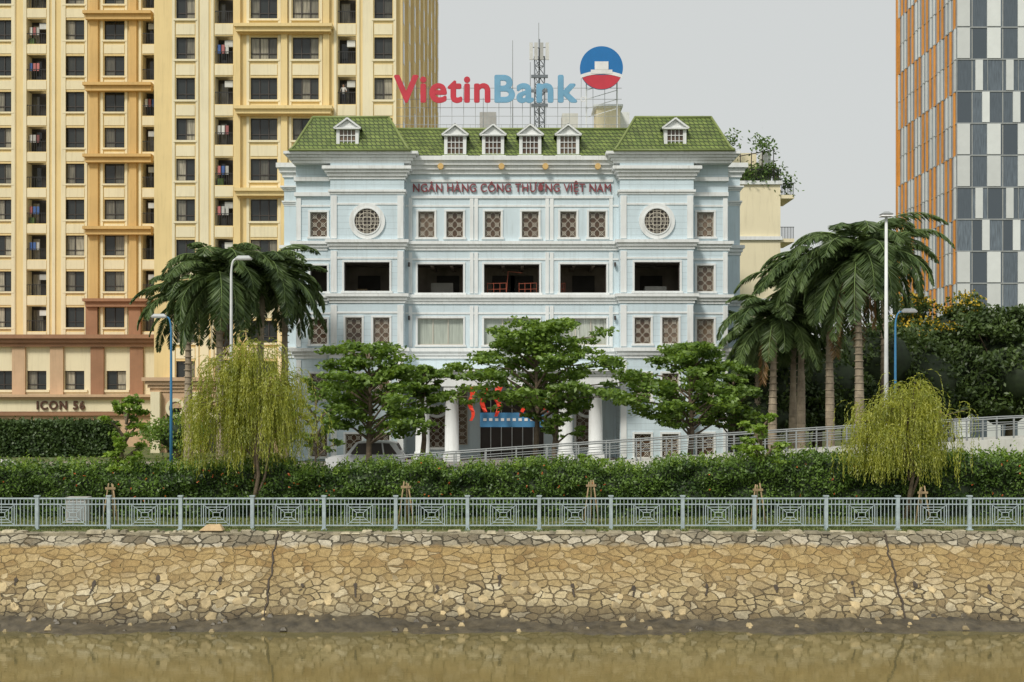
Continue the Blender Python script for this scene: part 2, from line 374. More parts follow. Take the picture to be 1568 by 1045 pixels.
def emb(x,t):
    s=t; y=YT-0.02-s*0.98*2.95; z=0.02-s*2.95
    k=0.06*mn.noise(Vector((x*1.8,s*6,0)))+0.08*mn.noise(Vector((x*0.3,s*1.5,4)))
    if t<=0.001: z+=0.03*mn.noise(Vector((x*2.5,0,9)))
    return (x,y-k*0.7,z+k*0.7)
e_root=root('stone_embankment',0,43,0)
xs=list(np.linspace(-60,60,1201)); ts=list(np.linspace(0,1,40))
gridmesh('stone_slope',xs,ts,emb,m_stone,e_root)
cp=MB(); m_cope=M('coping_stones',(0.35,0.31,0.21),var=0.4,scale=3,bump=0.8,island=0.45)
cp.box(-60,60,44.2,44.62,-.6,-.005,m_cope)
x=-60
while x<60:
    w=random.uniform(0.18,0.6); h=random.uniform(-0.01,0.08); o=random.uniform(-0.08,0.08)
    if random.random()<.88: cp.frustum((x+0.015,x+w-0.015,YT-0.10+o,YT+0.28),(x+0.06,x+w-0.05,YT-0.04+o,YT+0.24),-0.05,max(h,.0),m_cope)
    x+=w
cp.obj('coping',e_root,0.015)
jm=MB(); m_joint=M('joint_dark',(0.06,0.045,0.03),var=0.3,scale=4)
for jx in (-7.85,12.45,-28.5,33):
    pts=[]
    for k in range(24):
        t=k/23; px_,py_,pz_=emb(jx+0.03*math.sin(k*2.1)+.03*math.sin(k*.9),t); pts.append((px_,py_-.005,pz_+.005))
    jm.tube(pts,[0.025+.02*random.random() for _ in pts],5,m_joint)
for px_ in list(range(30,1600,105))+[-75,-180,1700]:
    p=px_+random.uniform(-18,18); xx=X(p,42.9); t=0.50+random.uniform(-0.05,0.07)
    n_=7; r=0.08*random.uniform(.7,1.3)
    ring=[]
    for k in range(n_):
        th=2*math.pi*k/n_; rr=r*random.uniform(0.6,1.25)
        q=emb(xx+math.cos(th)*rr*0.9,t+math.sin(th)*rr*1.5/2.95*0.8); ring.append((q[0],q[1]-0.03,q[2]+0.03))
    jm.poly(ring,m_joint)
    L_=random.uniform(.04,.14); dx=random.uniform(-.12,.05)
    q0=emb(xx-0.03,t+0.03); q1=emb(xx+0.04,t+0.03); q2=emb(xx+dx-.02,t+L_); q3=emb(xx+dx+0.03,t+L_)
    o=lambda q:(q[0],q[1]-0.025,q[2]+0.025)
    jm.poly([o(q2),o(q3),o(q1),o(q0)],m_joint)
jm.obj('joints_and_weep_holes',e_root)
ls=MB(); m_loose=M('proud_stones',(0.42,0.33,0.18),var=0.35,scale=3,bump=0.8,island=0.3)
for i in range(230):
    xx=random.uniform(-34,34); t=random.triangular(.40,.86,.74); n_=random.randint(5,7); r=random.uniform(.07,.17); a0=random.random()*6
    lo=[];hi=[]
    for k in range(n_):
        th=a0+2*math.pi*k/n_; rr=r*random.uniform(.65,1.2)
        q=emb(xx+math.cos(th)*rr*1.3,min(.98,t+math.sin(th)*rr/2.95)); lo.append((q[0],q[1]+.01,q[2]-.01))
        q=emb(xx+math.cos(th)*rr*1.05,min(.98,t+math.sin(th)*rr*.8/2.95)); hi.append((q[0],q[1]-.018,q[2]+.018))
    ls.poly(hi[::-1],m_loose)
    for k in range(n_): ls.poly([lo[k],lo[(k+1)%n_],hi[(k+1)%n_],hi[k]],m_loose)
ls.obj('proud_stones',e_root)
def mud(x,t):
    y=42.35-t*2.6; base=-2.36-0.62*t
    return (x,y,base+0.18*mn.noise(Vector((x*0.4,t*2,1)))+0.07*mn.noise(Vector((x*3.5,t*7,2))))
gridmesh('mud_bank',list(np.linspace(-60,60,900)),list(np.linspace(0,1,18)),mud,m_mud)
dm=MB()
for i in range(260):
    xx=random.uniform(-34,34); t=random.uniform(.0,.55); q=mud(xx,t); r=random.uniform(.04,.13)
    dm.frustum((xx-r,xx+r,q[1]-r,q[1]+r),(xx-r*.5,xx+r*.4,q[1]-r*.5,q[1]+r*.5),q[2]-.03,q[2]+r*.7,m_loose if random.random()<.5 else m_mud)
dm.obj('fallen_stones',None,.015)
w=MB(); w.poly([(-700,3.5,ZW),(700,3.5,ZW),(700,43.0,ZW),(-700,43.0,ZW)],m_water); w.obj('canal_water')
r=MB(); r.poly([(-400,57,0.004),(400,57,0.004),(400,66,0.004),(-400,66,0.004)],m_asphalt)
r.poly([(-400,70.8,0.004),(400,70.8,0.004),(400,78,0.004),(-400,78,0.004)],m_asphalt)
for k in range(-60,60): r.poly([(k*5,61.4,0.008),(k*5+2.5,61.4,0.008),(k*5+2.5,61.55,0.008),(k*5,61.55,0.008)],m_paint)
r.obj('road')
p=MB(); p.box(-400,400,78.25,86.0,-0.1,0.12,m_pave); p.box(-400,400,78,78.25,-0.1,0.13,m_kerb)
p.box(-400,400,54.2,56.75,-0.1,0.12,m_pave); p.box(-400,400,56.75,57,-0.1,0.13,m_kerb); p.obj('pavement')
rk=MB(); rx=X(325,44.4)
rk.frustum((rx-0.42,rx+0.42,44.15,44.6),(rx-0.15,rx+0.28,44.3,44.5),0.05,0.26,M('sandstone_rock',(0.55,0.40,0.22),var=0.2,scale=4,bump=0.6)); rk.obj('rock',None,0.04)

# ============================================================ FENCE
fr=root('riverside_fence',0,45,0); f=MB()
FY=45.0; sp=2.44; x0f=X(57,FY)
for k in range(-8,23):
    xx=x0f+k*sp
    f.box(xx-0.06,xx+0.06,FY-0.06,FY+0.06,-0.05,1.14,m_fence); f.box(xx-0.085,xx+0.085,FY-0.085,FY+0.085,1.14,1.18,m_fence)
    f.box(xx-0.10,xx+0.10,FY-0.10,FY+0.10,-0.05,0.04,m_fence)
    a,b=xx+0.06,xx+sp-0.06
    for z0,z1 in ((1.05,1.10),(0.86,0.895),(0.14,0.18)): f.box(a,b,FY-0.025,FY+0.025,z0,z1,m_fence)
    c=(a+b)/2; hw=0.44
    n=18
    for i in range(1,n):
        bx=a+(b-a)*i/n
        f.box(bx-0.011,bx+0.011,FY-0.011,FY+0.011,0.895,1.05,m_fence)
        if abs(bx-c)>hw: f.box(bx-0.011,bx+0.011,FY-0.011,FY+0.011,0.18,0.86,m_fence)
    z0,z1=0.20,0.84
    for q in (-hw,hw): f.box(c+q-0.014,c+q+0.014,FY-0.015,FY+0.015,0.18,0.86,m_fence)
    for s_,(ww,hh) in enumerate(((0.36,0.26),(0.25,0.17),(0.12,0.08))):
        zc=(z0+z1)/2
        f.box(c-ww,c+ww,FY-0.012,FY+0.012,zc+hh-0.012,zc+hh+0.012,m_fence); f.box(c-ww,c+ww,FY-0.012,FY+0.012,zc-hh-0.012,zc-hh+0.012,m_fence)
        for q in (-1,1): f.box(c+q*ww-0.012,c+q*ww+0.012,FY-0.012,FY+0.012,zc-hh+0.012,zc+hh-0.012,m_fence)
    for q in (-1,1):
        for t in (-1,1): f.barxz(c+q*hw,0.52+t*0.34,c+q*0.12,0.52+t*0.08,0.02,FY-0.008,FY+0.008,m_fence)
    f.box(c-0.01,c+0.01,FY-0.009,FY+0.009,0.18,0.44,m_fence); f.box(c-0.01,c+0.01,FY-0.009,FY+0.009,0.60,0.86,m_fence)
f.obj('posts_rails_and_panels',fr)

# ============================================================ BANK BUILDING
B=root('bank_building',0,96,0)
Yp,Yc=88.3,89.3
xb=lambda p:X(p,89.0); zb=lambda p:Z(p,89.0)
W=MB();T=MB();G=MB();LT=MB()
def H(a,b,c,d): return (xb(a),xb(b),zb(d),zb(c))
def mir(h): return (-h[1],-h[0],h[2],h[3])
cornerL=[('lat',H(474,500,324,362)),('open',H(474,500,406,446)),('lat',H(474,500,488,527)),('lat',H(474,500,572,612)),('lat',H(474,500,664,700))]
pavL=[('open',H(529,598,403,447)),('lat',H(531,556,487,527)),('lat',H(573,598,487,527)),('lat',H(531,556,572,612)),('lat',H(573,598,572,612)),('lat',H(531,556,664,700)),('lat',H(573,598,664,700))]
cen=[('lat',H(640,665,323,363)),('lat',H(683,709,323,363)),('lat',H(742,767,323,363)),('lat',H(799,825,323,363)),('lat',H(858,883,323,363)),('lat',H(902,928,323,363)),
     ('open',H(639,709,404,448)),('open',H(741,826,404,448)),('open',H(858,929,404,448)),
     ('pale',H(639,709,487,528)),('pale',H(741,826,487,528)),('pale',H(858,929,487,528))]
def do(bay,x0,x1,y,z0,z1,mat):
    wall(W,x0,x1,z0,z1,y,[h for _,h in bay],0.3,mat,m_white)
    for t,h in bay:
        surround(T,*h,y)
        if t=='lat': lattice(LT,G,*h,y,nx=2,nz=3)
        elif t=='pale':
            a,b,c,d=h; G.poly([(a,y+0.25,c),(b,y+0.25,c),(b,y+0.25,d),(a,y+0.25,d)],m_paleglass)
            for q in (1,2): 
                mx=a+(b-a)*q/3; LT.box(mx-0.03,mx+0.03,y+0.18,y+0.24,c,d,m_lattice)
            LT.box(a,b,y+0.17,y+0.24,c,c+0.06,m_lattice); LT.box(a,b,y+0.17,y+0.24,d-0.06,d,m_lattice)
        elif t=='open':
            a,b,c,d=h
            LT.box(a,b,y+0.2,y+0.26,d-0.07,d,m_brownframe); LT.box(a,a+0.06,y+0.2,y+0.26,c,d-0.07,m_brownframe); LT.box(b-0.06,b,y+0.2,y+0.26,c,d-0.07,m_brownframe)
topz=zb(252)
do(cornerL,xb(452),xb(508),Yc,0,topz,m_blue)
cr=[(t if i!=1 else 'lat',mir(h)) for i,(t,h) in enumerate(cornerL)]
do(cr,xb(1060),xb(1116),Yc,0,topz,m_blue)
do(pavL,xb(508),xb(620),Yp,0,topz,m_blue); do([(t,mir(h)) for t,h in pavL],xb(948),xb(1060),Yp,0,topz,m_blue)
do(cen,xb(620),xb(948),Yc,zb(588),topz,m_blue2)
for s in (-1,1):
    for px_ in (508,620):
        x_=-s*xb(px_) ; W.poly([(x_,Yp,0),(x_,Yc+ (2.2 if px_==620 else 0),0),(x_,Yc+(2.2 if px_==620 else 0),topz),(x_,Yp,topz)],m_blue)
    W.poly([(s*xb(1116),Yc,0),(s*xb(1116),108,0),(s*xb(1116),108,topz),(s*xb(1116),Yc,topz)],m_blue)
zf,zc=zb(452),zb(398)
RM=MB(); x0,x1=xb(452)+0.02,xb(1116)-0.02
RM.poly([(x0,89.6,zf+.05),(x1,89.6,zf+.05),(x1,97,zf+.05),(x0,97,zf+.05)],m_room)
RM.poly([(x0,89.6,zc),(x0,97,zc),(x1,97,zc),(x1,89.6,zc)],m_room)
RM.poly([(x0,94.5,zf),(x1,94.5,zf),(x1,94.5,zc),(x0,94.5,zc)],m_room)
for q in (552,680,770,800,900,1010): RM.box(xb(q)-.8,xb(q)+.8,94.42,94.48,zf+.06,zc-.6,m_dark)
for q in (620,725,840,948,508,1060): RM.box(xb(q)-0.2,xb(q)+0.2,90.2,90.6,zf+0.06,zc-0.01,m_room)
for q in (660,690,770,800,880,910): RM.box(xb(q)-0.1,xb(q)+0.1,89.7,94.4,zc-0.35,zc-0.02,m_room)
RM.box(xb(560),xb(1010),91.2,91.4,zc-.3,zc-.18,m_brownframe)
RM.box(xb(992),xb(1026),91,92,zf+0.06,zf+0.75,m_ac); RM.box(xb(540),xb(556),91.5,92,zf+0.06,zf+0.6,m_stake); RM.box(xb(655),xb(690),92.5,93,zf+0.06,zf+1.1,m_kerb)
m_scaf=M('red_scaffold',(0.36,0.09,0.05))
for a,b in ((746,775),(795,822),(858,866)):
    for q in np.linspace(a,b,4): RM.tube([(xb(q),90.0,zf+.05),(xb(q),90.0,zf+.9)],0.018,5,m_scaf)
    for zz in (0.45,0.85): RM.tube([(xb(a),90.0,zf+zz),(xb(b),90.0,zf+zz+.04)],0.018,5,m_scaf)
RM.tube([(xb(775),90.2,zf+.05),(xb(778),90.2,zf+1.7),(xb(800),90.2,zf+1.6)],0.025,5,m_scaf)
RM.obj('unfinished_storey',B)
W.box(x0,x1,97.1,108,0,topz,m_blue2)
W.poly([(x0,89.7,zf-.1),(x1,89.7,zf-.1),(x1,97,zf-.1),(x0,97,zf-.1)],m_blue2)
for s in (-1,1):
    a,b=sorted((s*xb(1118),s*X(1133,94)))
    W.box(a,b,94,107,0,zb(262)+0.6,m_blue2)
    for c0,c1,pr in ((236,258,0.5),(272,280,0.25),(296,304,0.15),(368,384,0.3),(450,466,0.3),(532,550,0.3)):
        cornice(T,a,b,94,106,zb(c1)+0.2,zb(c0)+0.2,pr,m_white,3)
for c0,c1,pr in ((369,383,0.32),(451,465,0.32),(533,549,0.36)):
    z1_,z0_=zb(c0),zb(c1)
    cornice(T,xb(452)-.02,xb(508)-0.4,Yc,Yc+0.3,z0_,z1_,pr,m_white,3)
    cornice(T,xb(1060)+0.4,xb(1116)+.02,Yc,Yc+0.3,z0_,z1_,pr,m_white,3)
    for a,b in ((508,620),(948,1060)): cornice(T,xb(a),xb(b),Yp,Yc+0.31,z0_+.004,z1_+.004,pr,m_white,3)
    T.box(xb(620)+0.0,xb(948),Yc-pr,Yc+.2,z0_+(z1_-z0_)*0.66,z1_-.004,m_white)
    T.box(xb(620)+0.0,xb(948),Yc-pr*0.6,Yc+.2,z0_+(z1_-z0_)*0.33,z0_+(z1_-z0_)*0.66,m_white)
    T.box(xb(620)+0.0,xb(948),Yc-pr*0.3,Yc+.2,z0_,z0_+(z1_-z0_)*0.33,m_white)
for pz in (314,396,479):
    for a,b,y in ((452,508,Yc),(508,620,Yp),(620,948,Yc),(948,1060,Yp),(1060,1116,Yc)):
        T.box(xb(a)+0.01,xb(b)-0.01,y-0.05,y+.01,zb(pz+2),zb(pz-1),m_white)
for (top,bot) in ((302,367),(386,449),(468,531),(551,700)):
    for a,b,y in ((509,518,Yp),(610,619,Yp),(949,958,Yp),(1050,1059,Yp),(453,460,Yc),(1108,1115,Yc)):
        T.box(xb(a),xb(b),y-0.08,y+.01,zb(bot),zb(top),m_white)
    if top<500:
        for a in (628,722,729,838,845,936):
            T.box(xb(a)-0.12,xb(a)+0.12,Yc-0.08,Yc+.01,zb(bot),zb(top),m_white)
for q,z_ in ((626,408),(942,408),(626,490),(942,490),(612,560)):
    T.box(xb(q)-.06,xb(q)+.06,Yc-.3,Yc-.08,zb(z_),zb(z_)+.28,m_brownframe)
T.box(xb(622)+.3,xb(946)-.3,Yc-0.10,Yc+.1,zb(303),zb(299),m_white); T.box(xb(622)+.3,xb(946)-.3,Yc-0.10,Yc+.1,zb(278),zb(274),m_white)
n_=4
for k in range(n_):
    T.box(xb(620)-0.1,xb(948)+0.1,Yc-0.15-0.18*k,Yc+.3,zb(266)+k*(zb(240)-zb(266))/n_,zb(266)+(k+1)*(zb(240)-zb(266))/n_-0.003,m_white)
for q in (675,768,835,915): T.ring(xb(q),zb(256),0.0,0.2,Yc-0.72,Yc-0.4,16,m_ochre)
for a,b in ((508,620),(948,1060)):
    cornice(T,xb(a)+.02,xb(b)-.02,Yp,Yc+0.35,zb(300),zb(293),0.15,m_white,2)
    cornice(T,xb(a),xb(b),Yp,Yc+0.32,zb(277),zb(258),0.5,m_white,4)
for a,b in ((452,628),(940,1116)):
    cornice(T,xb(a),xb(b),Yp+0.1,108.2,zb(252),zb(236),0.6,m_white,4)
for a,b in ((452,507),(1061,1116)):
    T.box(xb(a)-.1,xb(b),Yc-0.2,Yc+.1,zb(300),zb(294),m_white)
    T.box(xb(a)-.1,xb(b),Yc-0.3,Yc+.1,zb(277),zb(271),m_white)
for cx in (564,1004):
    x_,z_=xb(cx),zb(341)
    T.ring(x_,z_,0.92,1.2,Yp-0.12,Yp+.02,40,m_white); T.ring(x_,z_,0.84,0.92,Yp-0.17,Yp+.02,40,m_white)
    G.ring(x_,z_,0,0.86,Yp-0.02,Yp+.02,40,m_brownframe)
    for k in range(-3,4):
        q=k*0.24; e=math.sqrt(max(0.01,0.84**2-q*q))
        LT.box(x_+q-.016,x_+q+.016,Yp-0.08,Yp-0.04,z_-e,z_+e,m_lattice); LT.box(x_-e,x_+e,Yp-0.085,Yp-0.045,z_+q-.016,z_+q+.016,m_lattice)
    for r_ in (0.32,0.58): LT.ring(x_,z_,r_,r_+.035,Yp-0.09,Yp-0.04,24,m_lattice)
z0_,z1_=zb(592),zb(566)
T.box(xb(625),xb(943),86.2,Yc-0.01,z0_,z0_+(z1_-z0_)*.6,m_white)
cornice(T,xb(625),xb(943),86.2,Yc-0.02,z0_+(z1_-z0_)*.6,z1_,0.35,m_white,3)
for cx in (647,692,866,912):
    x_=X(cx,86.8)
    T.box(x_-.55,x_+.55,86.25,87.35,0.12,0.55,m_white)
    T.tube([(x_,86.8,.55),(x_,86.8,.72),(x_,86.8,.75),(x_,86.8,2.6),(x_,86.8,z0_-.45),(x_,86.8,z0_-.42),(x_,86.8,z0_-.3)],[.54,.54,.47,.46,.40,.48,.5],24,m_white)
    T.box(x_-.52,x_+.52,86.28,87.32,z0_-.3,z0_-.002,m_white)
Ye=91.5
wall(W,xb(620),xb(948),0,zb(588),Ye,[(X(735,Ye),X(833,Ye),0.12,zb(600)+0.0),(X(652,Ye),X(686,Ye),.8,3.6),(X(882,Ye),X(916,Ye),.8,3.6)],0.3,m_blue2,m_white)
for a,b in ((652,686),(882,916)):
    h=(X(a,Ye),X(b,Ye),.8,3.6); surround(T,*h,Ye); lattice(LT,G,*h,Ye,nx=3,nz=6)
    T.ring((h[0]+h[1])/2,3.75,0.7,0.9,Ye-.1,Ye+.01,28,m_white)
for a,b in ((700,716),(850,866)):
    h=(X(a,Ye),X(b,Ye),1.0,5); LT.box(h[0],h[1],Ye-.06,Ye-.03,1,5,m_latglass); lattice(LT,G,*h,Ye-0.3,nx=1,nz=8)
xa,xe=X(735,Ye),X(833,Ye)
G.poly([(xa,Ye+.29,.1),(xe,Ye+.29,.1),(xe,Ye+.29,zb(600)),(xa,Ye+.29,zb(600))],m_brownframe)
for k in range(7):
    q=xa+(xe-xa)*k/6; LT.box(q-.03,q+.03,Ye+.18,Ye+.27,.12,zb(600),m_whitesteel)
LT.box(xa,xe,Ye+.17,Ye+.27,2.4,2.5,m_whitesteel)
W.poly([(xb(620),86.3,zb(588)-.01),(xb(948),86.3,zb(588)-.01),(xb(948),92,zb(588)-.01),(xb(620),92,zb(588)-.01)],m_white)
T.box(xb(618),xb(950),85.8,91.4,0,0.12,m_pave)
G.box(X(735,87.5),X(832,87.5),87.4,87.5,Z(654,87.5),Z(632,87.5),M('blue_board',(0.06,0.22,0.42)))
for k in range(10): G.box(X(740+k*9,87.4),X(745+k*9,87.4),87.37,87.4,Z(644,87.4)-.03,Z(644,87.4)+.15,m_signwhite)
m_banner=M('red_banner',(0.75,0.05,0.02),rough=0.6)
for q in (722,741,762,800,835):
    x_=X(q,86.0); zt=zb(592); n=8; end=random.choice((1.7,2.0,2.3))
    for k in range(n):
        za,zb_=zt-k*.28,zt-(k+1)*.28; o=lambda i:0.12*math.sin(i*1.3+q); wd=lambda i:(.45-.035*i)
        if zb_<zt-end: break
        G.poly([(x_+o(k)-wd(k)/2,86.1+o(k),za),(x_+o(k)+wd(k)/2,86.1-o(k),za),(x_+o(k+1)+wd(k+1)/2,86.1-o(k+1),zb_),(x_+o(k+1)-wd(k+1)/2,86.1+o(k+1),zb_)],m_banner)
W.obj('walls',B); T.obj('cornices_columns_and_trim',B)
G.obj('window_glass',B); LT.obj('window_lattices',B)
R=MB()
zt=zb(188); ze=zb(240)
R.poly([(xb(600),88.75,ze),(xb(968),88.75,ze),(xb(968),91.2,zt),(xb(600),91.2,zt)],m_tile)
R.box(xb(600),xb(968),91.2,107,ze,zt-.02,m_conc)
R.tube([(xb(600),91.2,zt),(xb(968),91.2,zt)],0.1,8,m_ridge)
def mansard(a,b,ta,tb,zt):
    z0=zb(236)+.003; zm=z0+(zt-z0)*0.12
    b0=(xb(a),xb(b),87.7,104); b1=(xb(a)+.25*(1),xb(b)-.25,87.95,103.8)
    t0=(xb(ta),xb(tb),89.6,102)
    R.frustum(b0,b1,z0,zm,m_tile,False); R.frustum(b1,t0,zm,zt,m_tile,True)
    for i,j,k in ((0,2,0),(1,2,0),(0,3,0),(1,3,0)):
        R.tube([(b0[i],b0[j],z0),(b1[i],b1[j],zm),(t0[i],t0[j],zt)],0.09,7,m_ridge)
    for (p,q) in (((0,2),(1,2)),((0,2),(0,3)),((1,2),(1,3))):
        R.tube([(t0[p[0]],t0[p[1]],zt),(t0[q[0]],t0[q[1]],zt)],0.1,7,m_ridge)
        R.tube([(b0[p[0]],b0[p[1]],z0+.04),(b0[q[0]],b0[q[1]],z0+.04)],0.07,7,m_ridge)
mansard(448,630,477,594,zb(177)); mansard(938,1120,974,1091,zb(177))
R.obj('green_tile_roof',B)
D=MB(); DG=MB()
def dormer(cx,y,zbase,h):
    x_=X(cx,y); w=0.74; zt=zbase+h*0.68
    hole=(x_-.52,x_+.52,zbase+.22,zt-.10)
    wall(D,x_-w,x_+w,zbase,zt,y,[hole],0.12,m_white)
    for s in (-1,1): D.box(min(x_+s*w,x_+s*(w-.03)),max(x_+s*w,x_+s*(w-.03)),y+.003,y+3,zbase,zt,m_white)
    D.box(x_-w-.12,x_+w+.12,y-.15,y+.1,zbase-.05,zbase+.1,m_white)
    pk=zbase+h
    D.poly([(x_-w-.02,y-.02,zt),(x_+w+.02,y-.02,zt),(x_,y-.02,pk-.12)],m_white)
    D.barxz(x_-w-.16,zt-.02,x_,pk-.02,.11,y-.22,y+.05,m_white); D.barxz(x_+w+.16,zt-.02,x_,pk-.02,.11,y-.225,y+.045,m_white)
    D.box(x_-w-.15,x_+w+.15,y-.2,y+.04,zt-.08,zt+.02,m_white)
    for s in (-1,1): D.poly([(x_,y-.23,pk+.05),(x_+s*(w+.2),y-.23,zt+.0),(x_+s*(w+.2),y+3,zt),(x_,y+3,pk+.05)],m_tile)
    a,b,c,d=hole; DG.poly([(a,y+.11,c),(b,y+.11,c),(b,y+.11,d),(a,y+.11,d)],m_latglass)
    for q in (1,2,3): D.box(a+(b-a)*q/4-.022,a+(b-a)*q/4+.022,y+.03,y+.09,c,d,m_white)
    for q in (1,2): D.box(a,b,y+.025,y+.085,c+(d-c)*q/3-.022,c+(d-c)*q/3+.022,m_white)
for cx in (697,755,812,870): dormer(cx,88.9,zb(241),2.2)
for cx in (532,1034): dormer(cx,88.1,zb(233),2.1)
D.obj('dormers',B); DG.obj('dormer_glass',B)
K=MB(); ztp=zt
for q in range(600,970,12): K.tube([(X(q,91.4),91.4,ztp),(X(q,91.4),91.4,ztp+.35)],0.015,4,m_steel)
K.tube([(X(600,91.4),91.4,ztp+.35),(X(968,91.4),91.4,ztp+.35)],0.02,4,m_steel)
K.box(X(912,96),X(948,96),95,98,ztp-.1,Z(168,96),m_cream); K.box(X(908,96),X(952,96),94.8,98.2,Z(168,96),Z(165,96),m_white)
K.box(X(935,98),X(962,98),97,99,ztp-.1,Z(176,98),m_white)
K.box(X(735,97),X(760,97),96,98,ztp-.1,Z(176,97),m_ac); K.box(X(860,97),X(884,97),96,98,ztp-.1,Z(178,97),m_conc)
for q,a in ((785,62),(812,95),(740,150),(825,35)): K.tube([(X(q,95),95,ztp),(X(q,95),95,Z(a,95))],[.045,.02],5,m_steel)
for q in (520,1010,1085): K.tube([(xb(q),92,zb(177)),(xb(q),92,zb(163))],.02,4,m_steel)
K.obj('rooftop_railing_and_plant_room',B)
def text(body,x0,x1,z0,z1,y,mat,name,parent,ext=0.06,bold=0.0,sp=1.0):
    cu=bpy.data.curves.new(name,'FONT'); cu.body=body; cu.extrude=ext; cu.space_character=sp
    o=bpy.data.objects.new(name,cu); COL.objects.link(o); bpy.context.view_layer.update()
    dg=bpy.context.evaluated_depsgraph_get(); me=bpy.data.meshes.new_from_object(o.evaluated_get(dg))
    bpy.data.objects.remove(o)
    co=np.array([v.co[:] for v in me.vertices]); fc=[tuple(p.vertices) for p in me.polygons]
    mnx,mny=co[:,0].min(),co[:,1].min(); sx=(x1-x0-2*bold)/(co[:,0].max()-mnx); sz=(z1-z0-2*bold)/(co[:,1].max()-mny)
    V=[];Fs=[]
    offs=[(0,0)]
    if bold>0: offs=[(bold*math.cos(a),bold*math.sin(a)) for a in [k*math.pi/4 for k in range(8)]]+[(0,0)]
    for i,(ox,oz) in enumerate(offs):
        b_=len(V); P=np.stack([x0+bold+(co[:,0]-mnx)*sx+ox,y-co[:,2]-i*.003,z0+bold+(co[:,1]-mny)*sz+oz],1)
        V+=[tuple(p) for p in P]; Fs+=[tuple(b_+k for k in q) for q in fc]
    m2=bpy.data.meshes.new(name); m2.from_pydata(V,[],Fs); m2.materials.append(mat); m2.update()
    o=bpy.data.objects.new(name,m2); COL.objects.link(o); par(o,parent); return o
text('NGÂN HÀNG CÔNG THƯƠNG VIỆT NAM',xb(632),xb(936),zb(297),zb(276),Yc-.1,m_maroon,'facade_lettering',B,0.03,0.008,1.06)
SG=root('rooftop_sign',0,92.5,zt); Ys=92.5
text('Vietin',X(603,Ys),X(751,Ys),Z(158,Ys),Z(115,Ys),Ys,m_red,'red_letters',SG,0.07,0.085,1.1)
text('Bank',X(757,Ys),X(884,Ys),Z(158,Ys),Z(115,Ys),Ys,m_skyblue,'blue_letters',SG,0.07,0.085,1.1)
s_=MB()
for q in range(620,960,18):
    s_.tube([(X(q,93),93,zt-.1),(X(q,93),93,Z(132 if q<890 else 100,93))],0.022,4,m_steel)
    s_.tube([(X(q,93),93,Z(150,93)),(X(q,94.6),94.6,zt-.1)],0.02,4,m_steel)
for a in (135,152,165,178): s_.tube([(X(608,93),93.02,Z(a,93)),(X(952,93),93.02,Z(a,93))],0.02,4,m_steel)
for q in (898,945): s_.tube([(X(q,93),93.05,zt),(X(q,93),93.05,Z(90,93))],0.05,5,m_whitesteel)
for k in range(4): s_.tube([(X(898,93),93.05,Z(180-k*14,93)),(X(945,93),93.05,Z(166-k*14,93))],0.03,4,m_whitesteel)
s_.obj('support_frame',SG)
lg=MB(); lx,lz,lr=X(921,92.3),Z(104,92.3),1.5
pts=lambda a0,a1,r,y,n=30:[(lx+r*math.cos(a0+(a1-a0)*k/n),y,lz+r*math.sin(a0+(a1-a0)*k/n)) for k in range(n+1)]
lg.ring(lx,lz,0,lr,92.25,92.5,48,m_deepblue)
lg.poly(pts(math.radians(200),math.radians(340),lr*1.002,92.23),m_red)
n=20
for k in range(n):
    def pt(t,o):
        xx=-1+2*t; h=math.radians(200); zz=lz+lr*math.sin(h)+ (xx*xx-1)*-0.28 +o - .10
        return (lx+xx*lr*0.97,92.215,zz)
    lg.poly([pt(k/n,-.12),pt((k+1)/n,-.12),pt((k+1)/n,.12),pt(k/n,.12)],m_signwhite)
lg.box(lx-.48,lx+.48,92.19,92.22,lz-.15,lz+.42,m_signwhite); lg.box(lx-.75,lx+.75,92.2,92.217,lz-.42,lz-.15,m_signwhite)
lg.obj('round_emblem',SG)
rr=MB(); rr.ring(X(893,Ys),Z(152,Ys),.13,.18,Ys-.03,Ys+.03,16,m_signwhite); rr.obj('small_ring_mark',SG)
mt=root('telecom_mast',X(826,95),95,zt); q=MB(); mx=X(826,95); zm0,zm1=zt-.1,Z(88,95); m_mast=M('mast_steel',(0.16,0.18,0.2),rough=.5)
for i,(sx_,sy_) in enumerate(((-.35,-.3),(.35,-.3),(0,.35))):
    q.tube([(mx+sx_,95+sy_,zm0),(mx+sx_,95+sy_,zm1)],.05,6,m_mast)
c3=[(-.35,-.3),(.35,-.3),(0,.35)]
for k in range(9):
    za=zm0+(zm1-zm0)*k/9; zb2=zm0+(zm1-zm0)*(k+1)/9
    for i in range(3):
        a,b=c3[i],c3[(i+1)%3]; q.tube([(mx+a[0],95+a[1],za),(mx+b[0],95+b[1],zb2)],.03,4,m_mast); q.tube([(mx+a[0],95+a[1],zb2),(mx+b[0],95+b[1],zb2)],.028,4,m_mast)
q.tube([(mx,95,zm1-1),(mx,95,Z(60,95))],.05,6,m_mast)
for dx in (-.6,-.25,.15,.55):
    q.box(mx+dx-.12,mx+dx+.12,94.5,94.64,Z(94,95),Z(68,95),m_ac); q.tube([(mx+dx,94.66,Z(92,95)),(mx,95,Z(92,95))],.03,4,m_mast); q.tube([(mx+dx,94.66,Z(74,95)),(mx,95,Z(74,95))],.03,4,m_mast)
for k in range(3): q.box(mx-.6,mx+.6,94.55,94.75,Z(120+k*22,95)-.05,Z(120+k*22,95)+.15,m_mast)
q.obj('lattice_and_antennas',mt)

